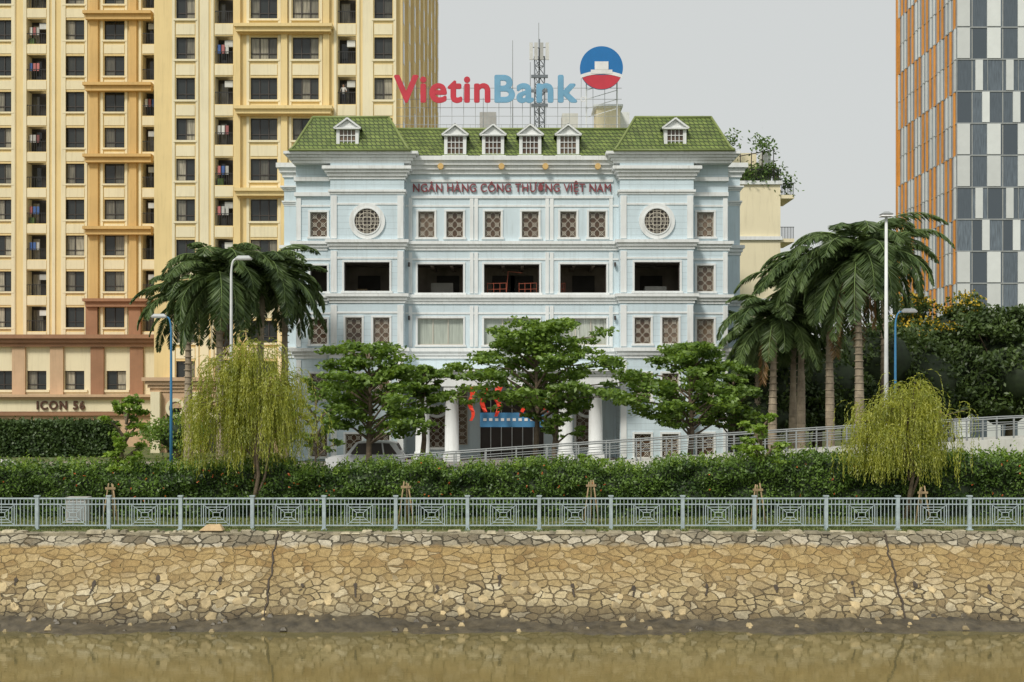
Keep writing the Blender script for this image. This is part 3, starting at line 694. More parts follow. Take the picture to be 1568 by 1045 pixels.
# ============================================================ LEFT TOWER
TW=root('cream_apartment_tower',-30,120,0)
def stdwin(fr,gl,x0,x1,z0,z1,y,d,ny=2):
    n=ny if (x1-x0)>1.2 else 2
    for k in range(n):
        a=x0+(x1-x0)*k/n; b=x0+(x1-x0)*(k+1)/n
        gl.poly([(a,y+d,z0),(b,y+d,z0),(b,y+d,z1),(a,y+d,z1)],m_glass)
        fr.box(a-.035,a+.035,y+d-.08,y+d-.01,z0,z1,m_brownframe)
    fr.box(x1-.05,x1,y+d-.08,y+d-.01,z0,z1,m_brownframe)
    fr.box(x0,x1,y+d-.085,y+d-.012,z0,z0+.07,m_brownframe); fr.box(x0,x1,y+d-.085,y+d-.012,z1-.07,z1,m_brownframe)
    zz=z0+(z1-z0)*.28; fr.box(x0,x1,y+d-.075,y+d-.014,zz-.03,zz+.03,m_brownframe)
def tower(tag,Y,p0,p1,zbot,ztop,cols,pyr,pitch,hpx,wallmat,strip,depthto):
    w_=MB();g_=MB();f_=MB(); s=F/Y; dz=pitch/s; zr=Z(pyr,Y); hh=hpx/s/2; rows=[]
    z=zr
    while z-dz-hh>zbot+1: z-=dz
    while z+hh<ztop: rows.append(z); z+=dz
    holes=[]
    for cx,wd,ty in cols:
        a,b=X(cx-wd/2,Y),X(cx+wd/2,Y)
        for ri,zc in enumerate(rows):
            if ty=='b':
                h=(a,b,zc-hh-.35,zc+hh+.1); holes.append(h)
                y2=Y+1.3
                g_.poly([(a,y2,h[2]),(b,y2,h[2]),(b,y2,h[3]),(a,y2,h[3])],m_dark)  # balcony back wall, its shade put into a dark colour
                mid=(a+b)/2+random.uniform(-.2,.2)
                g_.poly([(a+.15,y2-.02,h[2]),(mid,y2-.02,h[2]),(mid,y2-.02,h[3]-.3),(a+.15,y2-.02,h[3]-.3)],m_glass)
                for side in (a,b): g_.poly([(side+(.004 if side==a else -.004),Y+.32,h[2]),(side+(.004 if side==a else -.004),y2,h[2]),(side+(.004 if side==a else -.004),y2,h[3]),(side+(.004 if side==a else -.004),Y+.32,h[3])],strip)
                for i in range(9): 
                    q=a+(b-a)*i/8; f_.box(q-.018,q+.018,Y+.02,Y+.05,h[2],h[2]+.95,m_black)
                f_.box(a,b,Y+.01,Y+.06,h[2]+.93,h[2]+.99,m_black)
                if random.random()<.45: f_.box(b-.75,b-.1,Y+.35,Y+.65,h[2]+1.45,h[2]+1.95,m_ac)
                if random.random()<.3:
                    for i in range(3):
                        q=a+.15+i*.32; f_.box(q,q+.24,Y+.3+.01*i,Y+.33+.01*i,h[2]+.9,h[2]+1.6,random.choice((m_cloth,m_ac,m_shirt)))
                if random.random()<.15: f_.box(a+.1,a+.6,Y+.3,Y+.6,h[2],h[2]+.6,L_hedge)
            else:
                h=(a,b,zc-hh,zc+hh); holes.append(h)
                stdwin(f_,g_,*h,Y,.28,3 if wd>34 else 2)
                w_.box(a-.18,b+.18,Y-.14,Y+.02,h[2]-.16,h[2],strip)
        for zc in rows:
            w_.box(a+.0,b-.0,Y-.05,Y+.01,zc+hh+.2,zc+dz-hh-.42,strip)
        w_.box(a-.30,a-.08,Y-.10,Y+.01,zbot,ztop,strip); w_.box(b+.08,b+.30,Y-.10,Y+.01,zbot,ztop,strip)
    wall(w_,X(p0,Y),X(p1,Y),zbot,ztop,Y,holes,.3,wallmat,strip)
    w_.box(X(p0,Y),X(p1,Y),Y+1.5,depthto,zbot,ztop,wallmat)
    for e in (X(p0,Y),X(p1,Y)): w_.poly([(e,Y,zbot),(e,Y+1.6,zbot),(e,Y+1.6,ztop),(e,Y,ztop)],wallmat)
    return w_,g_,f_,rows,dz,hh
Y1=106
w_,g_,f_,rows,dz,hh=tower('r',Y1,236,605,0,62,[(284,29,'w'),(343,28,'b'),(404,41,'w'),(468,40,'w'),(531,28,'b'),(587,28,'w')],322,62,34,m_yellow,m_cream,163)
for i,pyb in enumerate((-205,-80,42,167,292,417)):
    zz=Z(pyb,Y1); xa,xe=X(364,Y1),X(508,Y1)
    w_.box(xa,xe,Y1-.75,Y1+.02,zz-.50,zz-.15,m_yellow); w_.box(xa-.15,xe+.15,Y1-.95,Y1+.02,zz-.15,zz+.10,m_yellow); w_.box(xa+.1,xe-.1,Y1-.5,Y1+.02,zz-.62,zz-.50,m_ochre)
for q in (364,436,500): w_.box(X(q,Y1)-.25,X(q,Y1)+.25,Y1-.3,Y1+.015,0,62,m_yellow)
for q in (313,562): w_.box(X(q,Y1)-.35,X(q,Y1)+.35,Y1-.06,Y1+.013,0,62,m_cream)
xs_=X(605,Y1)
for k in range(9):
    ya=Y1+.4+k*6.2
    w_.box(xs_,xs_+.55,ya,ya+2.6,0,62,m_yellow)
    for zc in rows:
        g_.poly([(xs_+.02,ya+3.3,zc-hh),(xs_+.02,ya+5.5,zc-hh),(xs_+.02,ya+5.5,zc+hh),(xs_+.02,ya+3.3,zc+hh)],m_glass)
        g_.poly([(xs_+.57,ya+.7,zc-hh),(xs_+.57,ya+1.9,zc-hh),(xs_+.57,ya+1.9,zc+hh),(xs_+.57,ya+.7,zc+hh)],m_glass)
        w_.box(xs_+.0,xs_+.3,ya+2.7,ya+6.1,zc-hh-.5,zc-hh-.15,m_ochre)
w_.obj('front_block_walls',TW); g_.obj('front_block_glass',TW); f_.obj('front_block_frames_and_balconies',TW)
Y2=121
w_,g_,f_,rows,dz,hh=tower('l',Y2,-420,236,0,66,[(-380,28,'w'),(-320,28,'b'),(-262,28,'w'),(-205,28,'b'),(-150,28,'w'),(-95,28,'b'),(-45,28,'w'),(6,26,'w'),(56,30,'b'),(114,30,'w'),(175,31,'w'),(228,20,'b')],321,55,31,m_yellow,m_cream,160)
w_.box(X(138,Y2),X(151,Y2),Y2-.25,Y2+.015,0,66,m_ochre); w_.box(X(199,Y2),X(210,Y2),Y2-.25,Y2+.015,0,66,m_ochre)
for i,pyb in enumerate((-200,-90,22,131,240,350,460)):
    zz=Z(pyb,Y2); m=m_ochre if pyb<430 else m_brown
    w_.box(X(134,Y2),X(236,Y2)-.1,Y2-.7,Y2+.02,zz-.62,zz-.15,m); w_.box(X(131,Y2),X(236,Y2)-.05,Y2-.95,Y2+.02,zz-.15,zz+.12,m)
for q in (18,36,80,96,-25,-70): w_.box(X(q,Y2),X(q+5,Y2),Y2-.12,Y2+.012,0,66,m_cream)
for q in (133,199): w_.box(X(q,Y2),X(q+18,Y2),Y2-.4,Y2+.012,0,Z(462,Y2),m_brown)
w_.obj('rear_block_walls',TW); g_.obj('rear_block_glass',TW); f_.obj('rear_block_frames_and_balconies',TW)
Y3=113; w_=MB();g_=MB();f_=MB()
px=[5,56,114,178]; holes=[]
zz0,zz1=Z(597,Y3),Z(568,Y3)
for cx in [-250,-180,-115,-55]+px: holes.append((X(cx-15,Y3),X(cx+15,Y3),zz0,zz1))
wall(w_,X(-420,Y3),X(238,Y3),0,Z(513,Y3),Y3,holes,.3,m_cream,m_cream)
for h in holes: stdwin(f_,g_,*h,Y3,.28,2); w_.box(h[0]-.3,h[1]+.3,Y3-.15,Y3+.01,h[2]-.2,h[2],m_cream)
for q in (30,88,150,210,-30,-90,-150): w_.box(X(q-10,Y3),X(q+10,Y3),Y3-.25,Y3+.01,0,Z(532,Y3),m_tan if q<140 else m_brown)
cornice(w_,X(-420,Y3),X(238,Y3),Y3-.3,Y3+8,Z(531,Y3),Z(513,Y3),.7,m_brown,3)
w_.box(X(-420,Y3),X(238,Y3),Y3-1.2,Y3-.3,0,Z(630,Y3),m_tan)
w_.box(X(-420,Y3),X(238,Y3),Y3-1.3,Y3-.3,Z(630,Y3),Z(612,Y3),m_cream)
cornice(w_,X(-420,Y3),X(238,Y3),Y3-1.3,Y3,Z(612,Y3)+.002,Z(604,Y3),.5,m_tan,2)
w_.box(X(-420,Y3),X(238,Y3),Y3-1.5,Y3-.3,Z(636,Y3),Z(631,Y3),m_brown)
Y4=101
wall(w_,X(232,Y4),X(452,Y4),0,Z(600,Y4),Y4,[(X(255,Y4),X(284,Y4),0,Z(625,Y4)),(X(312,Y4),X(350,Y4),0,Z(625,Y4)),(X(375,Y4),X(420,Y4),0,Z(625,Y4))],.4,m_tan,m_tan)
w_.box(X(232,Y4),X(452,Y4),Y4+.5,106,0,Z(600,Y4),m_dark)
cornice(w_,X(232,Y4),X(452,Y4),Y4,106,Z(600,Y4),Z(578,Y4),.6,m_tan,4)
for q in (240,298,362): w_.box(X(q-7,Y4),X(q+7,Y4),Y4-.5,Y4+.01,0,Z(600,Y4),m_cream)
for q in (269,330): w_.ring(X(q,Y4),Z(625,Y4),.5,.75,Y4-.1,Y4+.01,24,m_cream)
w_.obj('podium',TW); g_.obj('podium_glass',TW); f_.obj('podium_frames',TW)
text('ICON 56',X(56,111.6),X(130,111.6),Z(627.5,111.6),Z(614,111.6),111.62,M('dark_bronze_letters',(.10,.045,.025)),'name_lettering',TW,0.04,0.035,1.2)

# ============================================================ RIGHT GLASS TOWER
GT=root('glass_office_tower',60,140,0); w_=MB();g_=MB()
Yr=130; xr=X(1465,Yr); s=F/Yr; fl=49.0/s; cw=47.0/s; ncol=14; nfl=22
zbase=Z(484,Yr)-9*fl
for i in range(ncol):
    for j in range(-1,nfl):
        z0,z1=zbase+j*fl,zbase+(j+1)*fl
        if z1<0: continue
        z0=max(z0,0)
        a=xr+i*cw
        for (u,v) in ((0,.5),(.5,1)): g_.poly([(a+u*cw+.03,Yr,z0),(a+v*cw-.03,Yr,z0),(a+v*cw-.03,Yr,z1),(a+u*cw+.03,Yr,z1)],m_greyglass)
        j4=(j-1)%4
        if j4 in (0,1): u,v=-.02,.42
        elif j4==2: u,v=.82,1.06
        else: u,v=.60,.84
        if i==0 and u<0: u=.01
        w_.box(a+u*cw,a+v*cw,Yr-.12,Yr-.01,z0+.16,z1-.0,m_panelw)
        w_.box(a,a+cw,Yr-.06,Yr-.004,z0,z0+.13,m_steel) 
    w_.box(xr+i*cw-.03,xr+i*cw+.03,Yr-.08,Yr-.003,0,zbase+nfl*fl,m_steel)
Yend=150; cs=(Yend-Yr)/8
for i in range(8):
    for j in range(-1,nfl):
        z0,z1=max(0,zbase+j*fl),zbase+(j+1)*fl
        if z1<=0: continue
        a=Yr+i*cs
        for u,v in ((0,.5),(.5,1)): g_.poly([(xr,a+u*cs,z0),(xr,a+u*cs,z1),(xr,a+v*cs,z1),(xr,a+v*cs,z0)],m_blueglass)
        j2=(j//2+i)%2
        if j2: w_.box(xr-.12,xr-.01,a+.35,a+.80,z0,z1,m_orange); w_.box(xr-.1,xr-.012,a+1.6,a+2.1,z0+.1,z1,m_panelw)
        else: w_.box(xr-.12,xr-.01,a+1.5,a+1.9,z0,z1,m_orange); w_.box(xr-.1,xr-.012,a+.2,a+.6,z0+.1,z1,m_panelw)
        w_.box(xr-.05,xr-.004,a,a+cs,z0,z0+.13,m_steel)
w_.box(xr-.2,xr-.013,Yend-.5,Yend,0,zbase+nfl*fl,m_orange)
w_.box(xr+.02,xr+ncol*cw,Yr+.02,Yend,0,zbase+nfl*fl,m_conc)
w_.obj('cladding_panels',GT); g_.obj('curtain_wall',GT)

# ============================================================ CREAM BUILDING BEHIND
CB=root('cream_terrace_building',19,116,0); w_=MB();g_=MB();f_=MB(); Yk=112
xa,xe=X(1126,Yk),X(1195,Yk)
w_.box(X(1100,Yk),xe,Yk,125,0,Z(280,Yk),m_cream)
w_.box(X(1100,Yk),X(1165,Yk),Yk+2,125,Z(280,Yk),Z(228,Yk),m_cream)
w_.box(X(1100,Yk),X(1192,Yk),Yk+3,125,Z(245,Yk),Z(240,Yk),m_white)
w_.box(X(1172,Yk),X(1184,Yk),Yk+1,Yk+3,Z(280,Yk),Z(228,Yk),m_white)
for q in (280,365,460,550): w_.box(xa-.3,xe+.15,Yk-.2,Yk+.5,Z(q,Yk)-.15,Z(q,Yk)+.15,m_white)
for q in (298,365,440,520):
    w_.box(xe,X(1217,Yk),Yk+.2,Yk+5,Z(q,Yk)-.3,Z(q,Yk),m_cream)
    for i in range(10):
        yy=Yk+.25; xx=xe+(X(1216,Yk)-xe)*i/9; f_.box(xx-.02,xx+.02,yy-.02,yy+.02,Z(q,Yk),Z(q,Yk)+.95,m_black)
    f_.box(xe,X(1217,Yk),Yk+.22,Yk+.28,Z(q,Yk)+.95,Z(q,Yk)+1.0,m_black)
    g_.poly([(xe+.01,Yk+.6,Z(q,Yk)),(xe+.01,Yk+.6,Z(q,Yk)+2.2),(xe+.01,Yk+3,Z(q,Yk)+2.2),(xe+.01,Yk+3,Z(q,Yk))],m_glass)
for i in range(24):
    xx=xa+(xe-xa)*i/23; f_.box(xx-.02,xx+.02,Yk-.1,Yk-.06,Z(280,Yk)+.1,Z(280,Yk)+1.1,m_black)
f_.box(xa,xe,Yk-.12,Yk-.05,Z(280,Yk)+1.1,Z(280,Yk)+1.16,m_black)
for q in range(4): f_.tube([(X(1135+q*17,Yk),Yk+.4,Z(280,Yk)),(X(1135+q*17,Yk),Yk+.4,Z(235-q*3,Yk))],.04,5,m_brownframe)
f_.tube([(X(1133,Yk),Yk+.4,Z(238,Yk)),(X(1188,Yk),Yk+.4,Z(228,Yk))],.04,5,m_brownframe)
w_.obj('walls',CB); g_.obj('doors',CB); f_.obj('railings',CB)
C=[]
for _ in range(20):
    c=np.array([random.uniform(X(1130,Yk),X(1192,Yk)),Yk+random.uniform(0,1.5),random.choice((Z(268,Yk),Z(272,Yk),Z(262,Yk),Z(225,Yk)))+random.uniform(-.4,.6)])
    C.append(c+rng.normal(size=(80,3))*np.array([.5,.4,.35]))
C.append(np.array([X(1120,Yk),Yk+.6,Z(215,Yk)])+rng.normal(size=(160,3))*np.array([.5,.3,.5]))
for q in (298,): C.append(np.array([X(1207,Yk),Yk+.6,Z(q,Yk)+.9])+rng.normal(size=(200,3))*np.array([.45,.3,.5]))
leafmesh('roof_garden_plants',np.vstack(C),.32,.16,L_hedge)

# ============================================================ VEGETATION
def palm(px,Y,pyc,flen,seed,nf=20,dead=2,rt=0.27,name='royal_palm'):
    r_=random.Random(seed); x0=X(px,Y); zc=Z(pyc,Y); e=root(name,x0,Y,0); t=MB()
    lean=r_.uniform(-.25,.25)
    pts=[(x0+lean*(k/10)**2-lean,Y,zc*k/10*0.93) for k in range(11)]
    t.tube(pts,[rt*(1.25 if k==0 else 1.0+0.12*math.sin(k*.6)-.025*k) for k in range(11)],14,m_palmbark)
    for k in range(1,int(zc*2.0)): 
        f_=k/(zc*2.15); zz=zc*.93*f_; xx=x0+lean*f_**2-lean; t.tube([(xx,Y,zz),(xx,Y,zz+.05)],rt*1.03+0.02*(1-f_),14,m_palmbark)
    t.tube([(x0,Y,zc*.93),(x0,Y,zc*.93+.6),(x0,Y,zc+.6)],[rt*.75,rt*.7,.1],12,m_shaft)
    Cs=[];Us=[];Ls=[];Cd=[];Ud=[]
    st=Vector((x0,Y,zc+.3))
    for i in range(nf+dead):
        isd=i>=nf
        az=2*math.pi*(i*0.618)+r_.uniform(-.35,.35); f_=i/nf
        el=math.radians(80-115*f_+r_.uniform(-14,14)) if not isd else math.radians(-55)
        L=flen*r_.uniform(.78,1.12)*(0.8 if f_<.12 else 1); n=16; p=st.copy(); path=[p.copy()]; dirs=[]
        dro=r_.uniform(95,125)
        for k in range(n):
            a=el-math.radians(dro if el>-.2 else 60)*((k+1)/n)**1.3
            a=max(a,-1.5)
            d=Vector((math.cos(az)*math.cos(a),math.sin(az)*math.cos(a),math.sin(a))); p=p+d*L/n; path.append(p.copy()); dirs.append(d)
        t.tube(path,[.05-.04*k/n for k in range(n+1)],4,m_bark if isd else m_shaft,False)
        side=Vector((-math.sin(az),math.cos(az),0))
        for k in range(1,n):
            for u in range(5):
                q=path[k].lerp(path[k+1],u/5); tt=(k+u/5)/n; ll=flen*.2*math.sin(math.pi*min(1,.18+tt*.82))**.6+.12
                for s in (-1,1):
                    dd=(side*s*r_.uniform(.6,1)+dirs[k]*r_.uniform(.45,.7)+Vector((0,0,-1))*r_.uniform(.2,.6)).normalized()
                    c=q+dd*ll*.48
                    (Cd if isd else Cs).append(tuple(c)); (Ud if isd else Us).append(tuple(dd)); 
                    if not isd: Ls.append(ll)
    t.obj('trunk_and_midribs',e)
    leafmesh('fronds',Cs,np.array(Ls),.11,L_palm,np.array(Us),e)
    if Cd: leafmesh('dead_fronds',Cd,.7,.07,L_palmdead,np.array(Ud),e)
for a in ((334,80,430,5.2,1,36,1),(402,82,428,5.0,2,36,0),(288,86,462,4.2,11,26,0),(436,84,446,3.8,12,24,0),
          (1313,79,398,5.7,3,36,3),(1268,82,425,5.2,4,32,1),(1228,86,445,4.9,5,30,0),(1186,84,492,4.6,6,30,1),(1352,88,400,5.2,8,24,0),(1160,90,520,4.4,9,24,0),(1215,88,520,4.2,10,24,0)): palm(*a)

def broad(name,px,Y,top,bot,wpx,seed,nl=26,leafL=.34,mat=None,per=150,trunk_r=.16,flat=.3,baseoff=0):
    r_=random.Random(seed); s=F/Y; x0=X(px,Y); zt_=Z(top,Y); zb_=Z(bot,Y); rw=wpx/s/2
    e=root(name,x0+baseoff,Y,0); t=MB(); zf_=zb_*.75+.1
    tr=[(x0+baseoff*(1-k/6)+.06*math.sin(k*1.7+seed),Y+.05*math.cos(k*2+seed),(zt_-.6)*k/6) for k in range(7)]
    t.tube(tr,[trunk_r*(1.2-.15*k) for k in range(7)],9,m_bark)
    C=[]
    for i in range(nl):
        az=2*math.pi*(i*.618)+r_.uniform(-.4,.4); lv=(i+.5)/nl
        zl=zb_+(zt_-zb_)*(.05+.92*lv)+r_.uniform(-.35,.35)*min(1,rw/3); 
        prof=math.sin(math.pi*min(1,(.30+.66*lv)))**.6*r_.uniform(.5,1.2)
        R=rw*prof; ex=x0+math.cos(az)*R; ey=Y+math.sin(az)*R*.9
        zs=max(zf_,zl-.25*R-.5); k0=min(1,zs/(zt_-.6)); 
        p0=Vector((x0+baseoff*(1-k0),Y,zs)); p1=Vector((ex,ey,zl)); md=p0.lerp(p1,.5)+Vector((0,0,.12*R))
        t.tube([p0,md,p1],[.07,.045,.015],5,m_bark,False)
        for u in (.4,.6,.8,1.0,1.0):
            q=p0.lerp(p1,u)+Vector((r_.uniform(-.55,.55),r_.uniform(-.5,.5),.1*R*(1-u)+r_.uniform(-.15,.22)))*min(1,rw/2); rr=(.28+.36*u)*min(1.3,rw/2.6)*r_.uniform(.7,1.2)
            m=int(per*u*r_.uniform(.3,1.0)*.85); 
            pts=rng.normal(size=(m,3)); pts/=np.linalg.norm(pts,axis=1,keepdims=True)+1e-9; pts*=rng.uniform(.1,1.15,size=(m,1))**.6
            C.append(np.array(q)+pts*np.array([rr,rr,rr*flat]))
    t.obj('trunk_and_limbs',e)
    C=np.vstack(C); U=rng.normal(size=C.shape); U[:,2]=U[:,2]*.5-.25
    leafmesh('leaves',C,leafL*rng.uniform(.6,1.15,size=len(C)),leafL*.5,mat or L_broad,U,e,up=.4)
broad('almond_tree',566,74,524,668,190,21,34)
broad('almond_tree',648,76,556,606,84,29,12)
broad('almond_tree',822,73,490,622,270,22,42,per=160)
broad('almond_tree',850,72,580,668,70,27,12,per=110)
broad('almond_tree',1058,75,518,655,200,23,34)
broad('almond_tree',1122,77,565,660,90,24,14)
broad('young_tree',197,50,598,742,72,31,14,.26,L_sap,70,.03,.35,-.5)
broad('young_tree',1164,50,632,745,76,32,14,.24,L_sap,70,.03,.35,.1)
broad('young_tree',905,51,690,750,60,33,8,.2,L_sap,40,.03,.4)
broad('young_tree',484,66,575,690,70,34,10,.26,L_broad,80,.05,.35)

def willow(px,Y,top,bot,wpx,seed,ns=420,asym=0):
    r_=random.Random(seed); s=F/Y; x0=X(px,Y); zt_=Z(top,Y); zb_=Z(bot,Y); rw=wpx/s/2
    e=root('weeping_willow',x0,Y,0); t=MB()
    t.tube([(x0-.12,Y,0),(x0,Y,.8),(x0+.14,Y,1.6),(x0+.05,Y,2.6),(x0,Y,zt_*.7)],[.10,.08,.07,.06,.04],8,m_bark)
    t.tube([(x0-.1,Y,.4),(x0+.35,Y+.1,1.5),(x0+.55,Y,2.6),(x0+.7,Y,3.4)],[.06,.05,.04,.02],7,m_bark)
    Cs=[];Us=[]; heads=[]
    for i in range(30):
        az=r_.uniform(0,6.28); R=rw*r_.uniform(.08,.9); zz=zt_-.1-1.9*(R/rw)**1.3*r_.uniform(.5,1.5)-abs(r_.gauss(0,.45))
        h=Vector((x0+math.cos(az)*R,Y+math.sin(az)*R*.9,zz)); p0=Vector((x0,Y,r_.uniform(1.4,zt_*.66)))
        t.tube([p0,p0.lerp(h,.5)+Vector((0,0,.3)),h],[.035,.022,.008],5,m_bark,False); heads.append((p0,h,az,r_.random()**1.3))
    for i in range(ns):
        p0,h,az,wt=r_.choice(heads)
        if r_.random()>.25+.75*wt: continue
        u=r_.uniform(.45,1.06); p=p0.lerp(h,u)+Vector((r_.gauss(0,.16),r_.gauss(0,.16),.25*math.sin(3.1*u)+r_.gauss(.05,.14)))
        az2=az+r_.gauss(0,.9); xr_=(p.x-x0)/rw
        L=min(p.z-zb_-asym*max(0,xr_+.2)*1.6-r_.uniform(-.1,.7),abs(r_.gauss(1.9,1.1))+.4)
        if L<.25: continue
        n=int(L/.06); a=r_.uniform(.2,1.2); sw=r_.uniform(0,6); sa=r_.uniform(.05,.22)
        for k in range(n):
            tt=k/n; a2=a-(a+1.5)*min(1,tt*3.0*(L/2.2))**.7
            d=Vector((math.cos(az2)*math.cos(a2)+sa*math.sin(sw+k*.13),math.sin(az2)*math.cos(a2),math.sin(a2)))
            p=p+d*.06
            dd=(d+Vector((r_.uniform(-.7,.7),r_.uniform(-.7,.7),r_.uniform(-.4,.3)))); Cs.append(tuple(p+dd*.03)); Us.append(tuple(dd))
    t.obj('trunk_and_limbs',e)
    leafmesh('hanging_leaves',Cs,.13*rng.uniform(.6,1.3,size=len(Cs)),.034,L_willow,np.array(Us),e)
willow(390,49,516,750,206,43,2200,.6); willow(1392,48.5,572,754,206,47,1700,.0)

def hh_(x): return 1.86+.32*mn.noise(Vector((x*.35,0,0)))+.30*mn.noise(Vector((x*1.1,3,0)))+.12*mn.noise(Vector((x*3.1,3,2)))+0.38*max(0,min(1,(x-3)/9))
def fy_(x,z): return 49.1+.5*mn.noise(Vector((x*.7,z*1.3,5)))+.28*mn.noise(Vector((x*2.0,z*2.4,8)))
hr=root('flowering_hedge',0,50.5,0)
n=85000; hx=rng.uniform(-34,34,n); C=np.zeros((n,3))
for i in range(n):
    x_=hx[i]; h=hh_(x_); u=rng.random()
    if u<.68: z=h*rng.random()**.8; y=fy_(x_,z)+abs(rng.normal())*.12+ .35*max(0,(z/h-.7))
    else: z=h+rng.normal()*.12; y=49.3+rng.random()*2.2
    C[i]=(x_+rng.normal()*.05,y,max(.04,z))
leafmesh('leaves',C,rng.uniform(.07,.2,n),.075,L_hedge,None,hr)
C=[];U=[]
for i in range(1300):
    x_=random.uniform(-34,34); y=49.1+random.random()*1.5; h=hh_(x_); L=random.uniform(.1,.55)*(1.0+.5*(random.random()<.1))
    for k in range(10): C.append((x_+random.gauss(0,.035),y+random.gauss(0,.03),h-.1+L*k/9)); U.append((random.gauss(0,1),random.gauss(0,1),.9))
leafmesh('upright_shoots',C,.13,.05,L_sap,np.array(U),hr)
C=[]
for i in range(190):
    x_=random.uniform(-34,34)
    if mn.noise(Vector((x_*.3,7,1)))<-.05: continue
    z=random.uniform(.35,1)*hh_(x_); c=(x_,fy_(x_,z)-.08+.3*max(0,z/hh_(x_)-.7),z)
    for k in range(3): C.append((c[0]+random.gauss(0,.02),c[1]+random.gauss(0,.02),c[2]+random.gauss(0,.02)))
leafmesh('flowers',C,.07,.05,L_fl_red,None,hr)
def hc(x,t):
    h=hh_(x)-.14
    if t<.5: z=h*t*2; return (x,fy_(x,z)+.2,z)
    if t<.9: return (x,49.4+(t-.5)*5,h)
    return (x,51.5,0)
gridmesh('dark_core_sheet',list(np.linspace(-34,34,500)),[0,.1,.2,.3,.4,.49,.6,.75,.89,1],hc,m_core,hr)  # solid dark core added inside the leaves to block the view through
n=42000; gx=rng.uniform(-34,34,n); gy=44.62+rng.random(n)*4.5; gz=np.full(n,.05)
keep=np.array([mn.noise(Vector((gx[i]*.5,gy[i]*.9,0)))>-.25+ (.2 if gy[i]<45.6 else 0) for i in range(n)])
C=np.stack([gx,gy,gz],1)[keep]
n=4200; ex_=rng.uniform(-34,34,n); kp=np.array([mn.noise(Vector((v*.8,1,4)))>.02 for v in ex_]); E=np.stack([ex_,44.28+rng.random(n)*.35,np.full(n,.05)],1)[kp]
C=np.vstack([C,E]); U=rng.normal(size=C.shape)*.5; U[:,2]=1
leafmesh('grass',C,rng.uniform(.06,.17,len(C)),.03,L_grass,U)

ch=root('clipped_hedge',X(60,94),94,0); xa,xe=X(-260,94),X(164,94); zt_=Z(646,94)
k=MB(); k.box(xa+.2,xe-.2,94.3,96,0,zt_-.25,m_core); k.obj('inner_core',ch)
n=15000; C=np.stack([rng.uniform(xa,xe,n),94+rng.normal(size=n)*.13,rng.random(n)*zt_],1)
n2=5000; C2=np.stack([rng.uniform(xa,xe,n2),rng.uniform(94,96.2,n2),zt_-.1+rng.normal(size=n2)*.13],1)
n3=1500; C3=np.stack([xe+rng.normal(size=n3)*.12,rng.uniform(94,96.2,n3),rng.random(n3)*zt_],1)
leafmesh('leaves',np.vstack([C,C2,C3]),.26,.17,L_ivy,None,ch)

def mass(name,cx,Y,top,rx,ry,seed,nc=60,per=190,ll=.42,mat=None,flower=False):
    r_=random.Random(seed); e=root(name,cx,Y,0); t=MB(); zt_=top; zc=zt_*.58; rz=zt_*.44
    t.tube([(cx,Y,0),(cx+.2,Y,zt_*.35),(cx,Y,zt_*.7)],[.4,.3,.15],9,m_bark)
    C=[];Fc=[]
    for i in range(nc):
        a=r_.uniform(0,6.28); ph=math.acos(r_.uniform(-.75,1)); rr=r_.uniform(.72,1.0)
        d=np.array([math.cos(a)*math.sin(ph),math.sin(a)*math.sin(ph),math.cos(ph)])
        c=np.array([cx,Y,zc])+d*np.array([rx,ry,rz])*rr; sz=r_.uniform(.8,1.6)
        p=rng.normal(size=(per,3)); p/=np.linalg.norm(p,axis=1,keepdims=True); p*=rng.uniform(.55,1.05,size=(per,1))
        C.append(c+p*np.array([sz,sz,sz*.6]))
        if i%3==0: t.tube([(cx,Y,zt_*.4),tuple(c)],[.12,.03],5,m_bark,False)
        if flower and d[2]>.35 and d[0]<.5: 
            pp=p[p[:,2]>.1][:90]; Fc.append(c+pp*np.array([sz,sz,sz*.65])*1.08)
    for i in range(14):
        a=r_.uniform(0,6.28); q=r_.uniform(0,.5); c=Vector((cx+math.cos(a)*rx*q,Y+math.sin(a)*ry*q,zc+r_.uniform(-.4,.35)*rz)); R=rz*.5
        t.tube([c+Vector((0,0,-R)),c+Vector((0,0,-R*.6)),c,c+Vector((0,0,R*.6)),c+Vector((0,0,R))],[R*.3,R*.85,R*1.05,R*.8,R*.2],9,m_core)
    t.obj('trunk_and_inner_mass',e); leafmesh('leaves',np.vstack(C),ll,ll*.5,mat or L_dark,None,e)
    if Fc: leafmesh('blossom',np.vstack(Fc),.24,.17,L_fl_yel,None,e)
mass('rain_tree',X(1450,104),104,Z(452,104),4.6,4,51,70,220,.4,None,True)
mass('rain_tree',X(1545,100),100,Z(478,100),5.2,4,52,90,220,.4)
mass('rain_tree',X(1620,106),106,Z(450,106),5.2,4,53,50)
mass('rain_tree',X(1405,98),98,Z(515,98),3.2,3,54,50,180,.38)
mass('shade_tree',X(1175,92),92,Z(550,92),3.2,2.5,55,50,180,.36)
mass('shade_tree',X(1250,95),95,Z(525,95),3.4,2.5,56,60,180,.36)
mass('shade_tree',X(1335,97),97,Z(490,97),3.2,2.5,57,70,180,.36)
mass('shade_tree',X(270,92),92,Z(640,92),1.8,1.5,58,20,140,.26,L_broad)
mass('shade_tree',X(440,95),95,Z(600,95),2.2,1.6,59,24,140,.3)
C=[]
for i in range(200):
    x_=random.uniform(-200,260); C.append(np.array([x_,230+random.uniform(-5,5),random.uniform(1,8)])+rng.normal(size=(60,3))*np.array([3.5,2,1.8]))
leafmesh('distant_trees',np.vstack(C),2.2,1.4,L_dark)

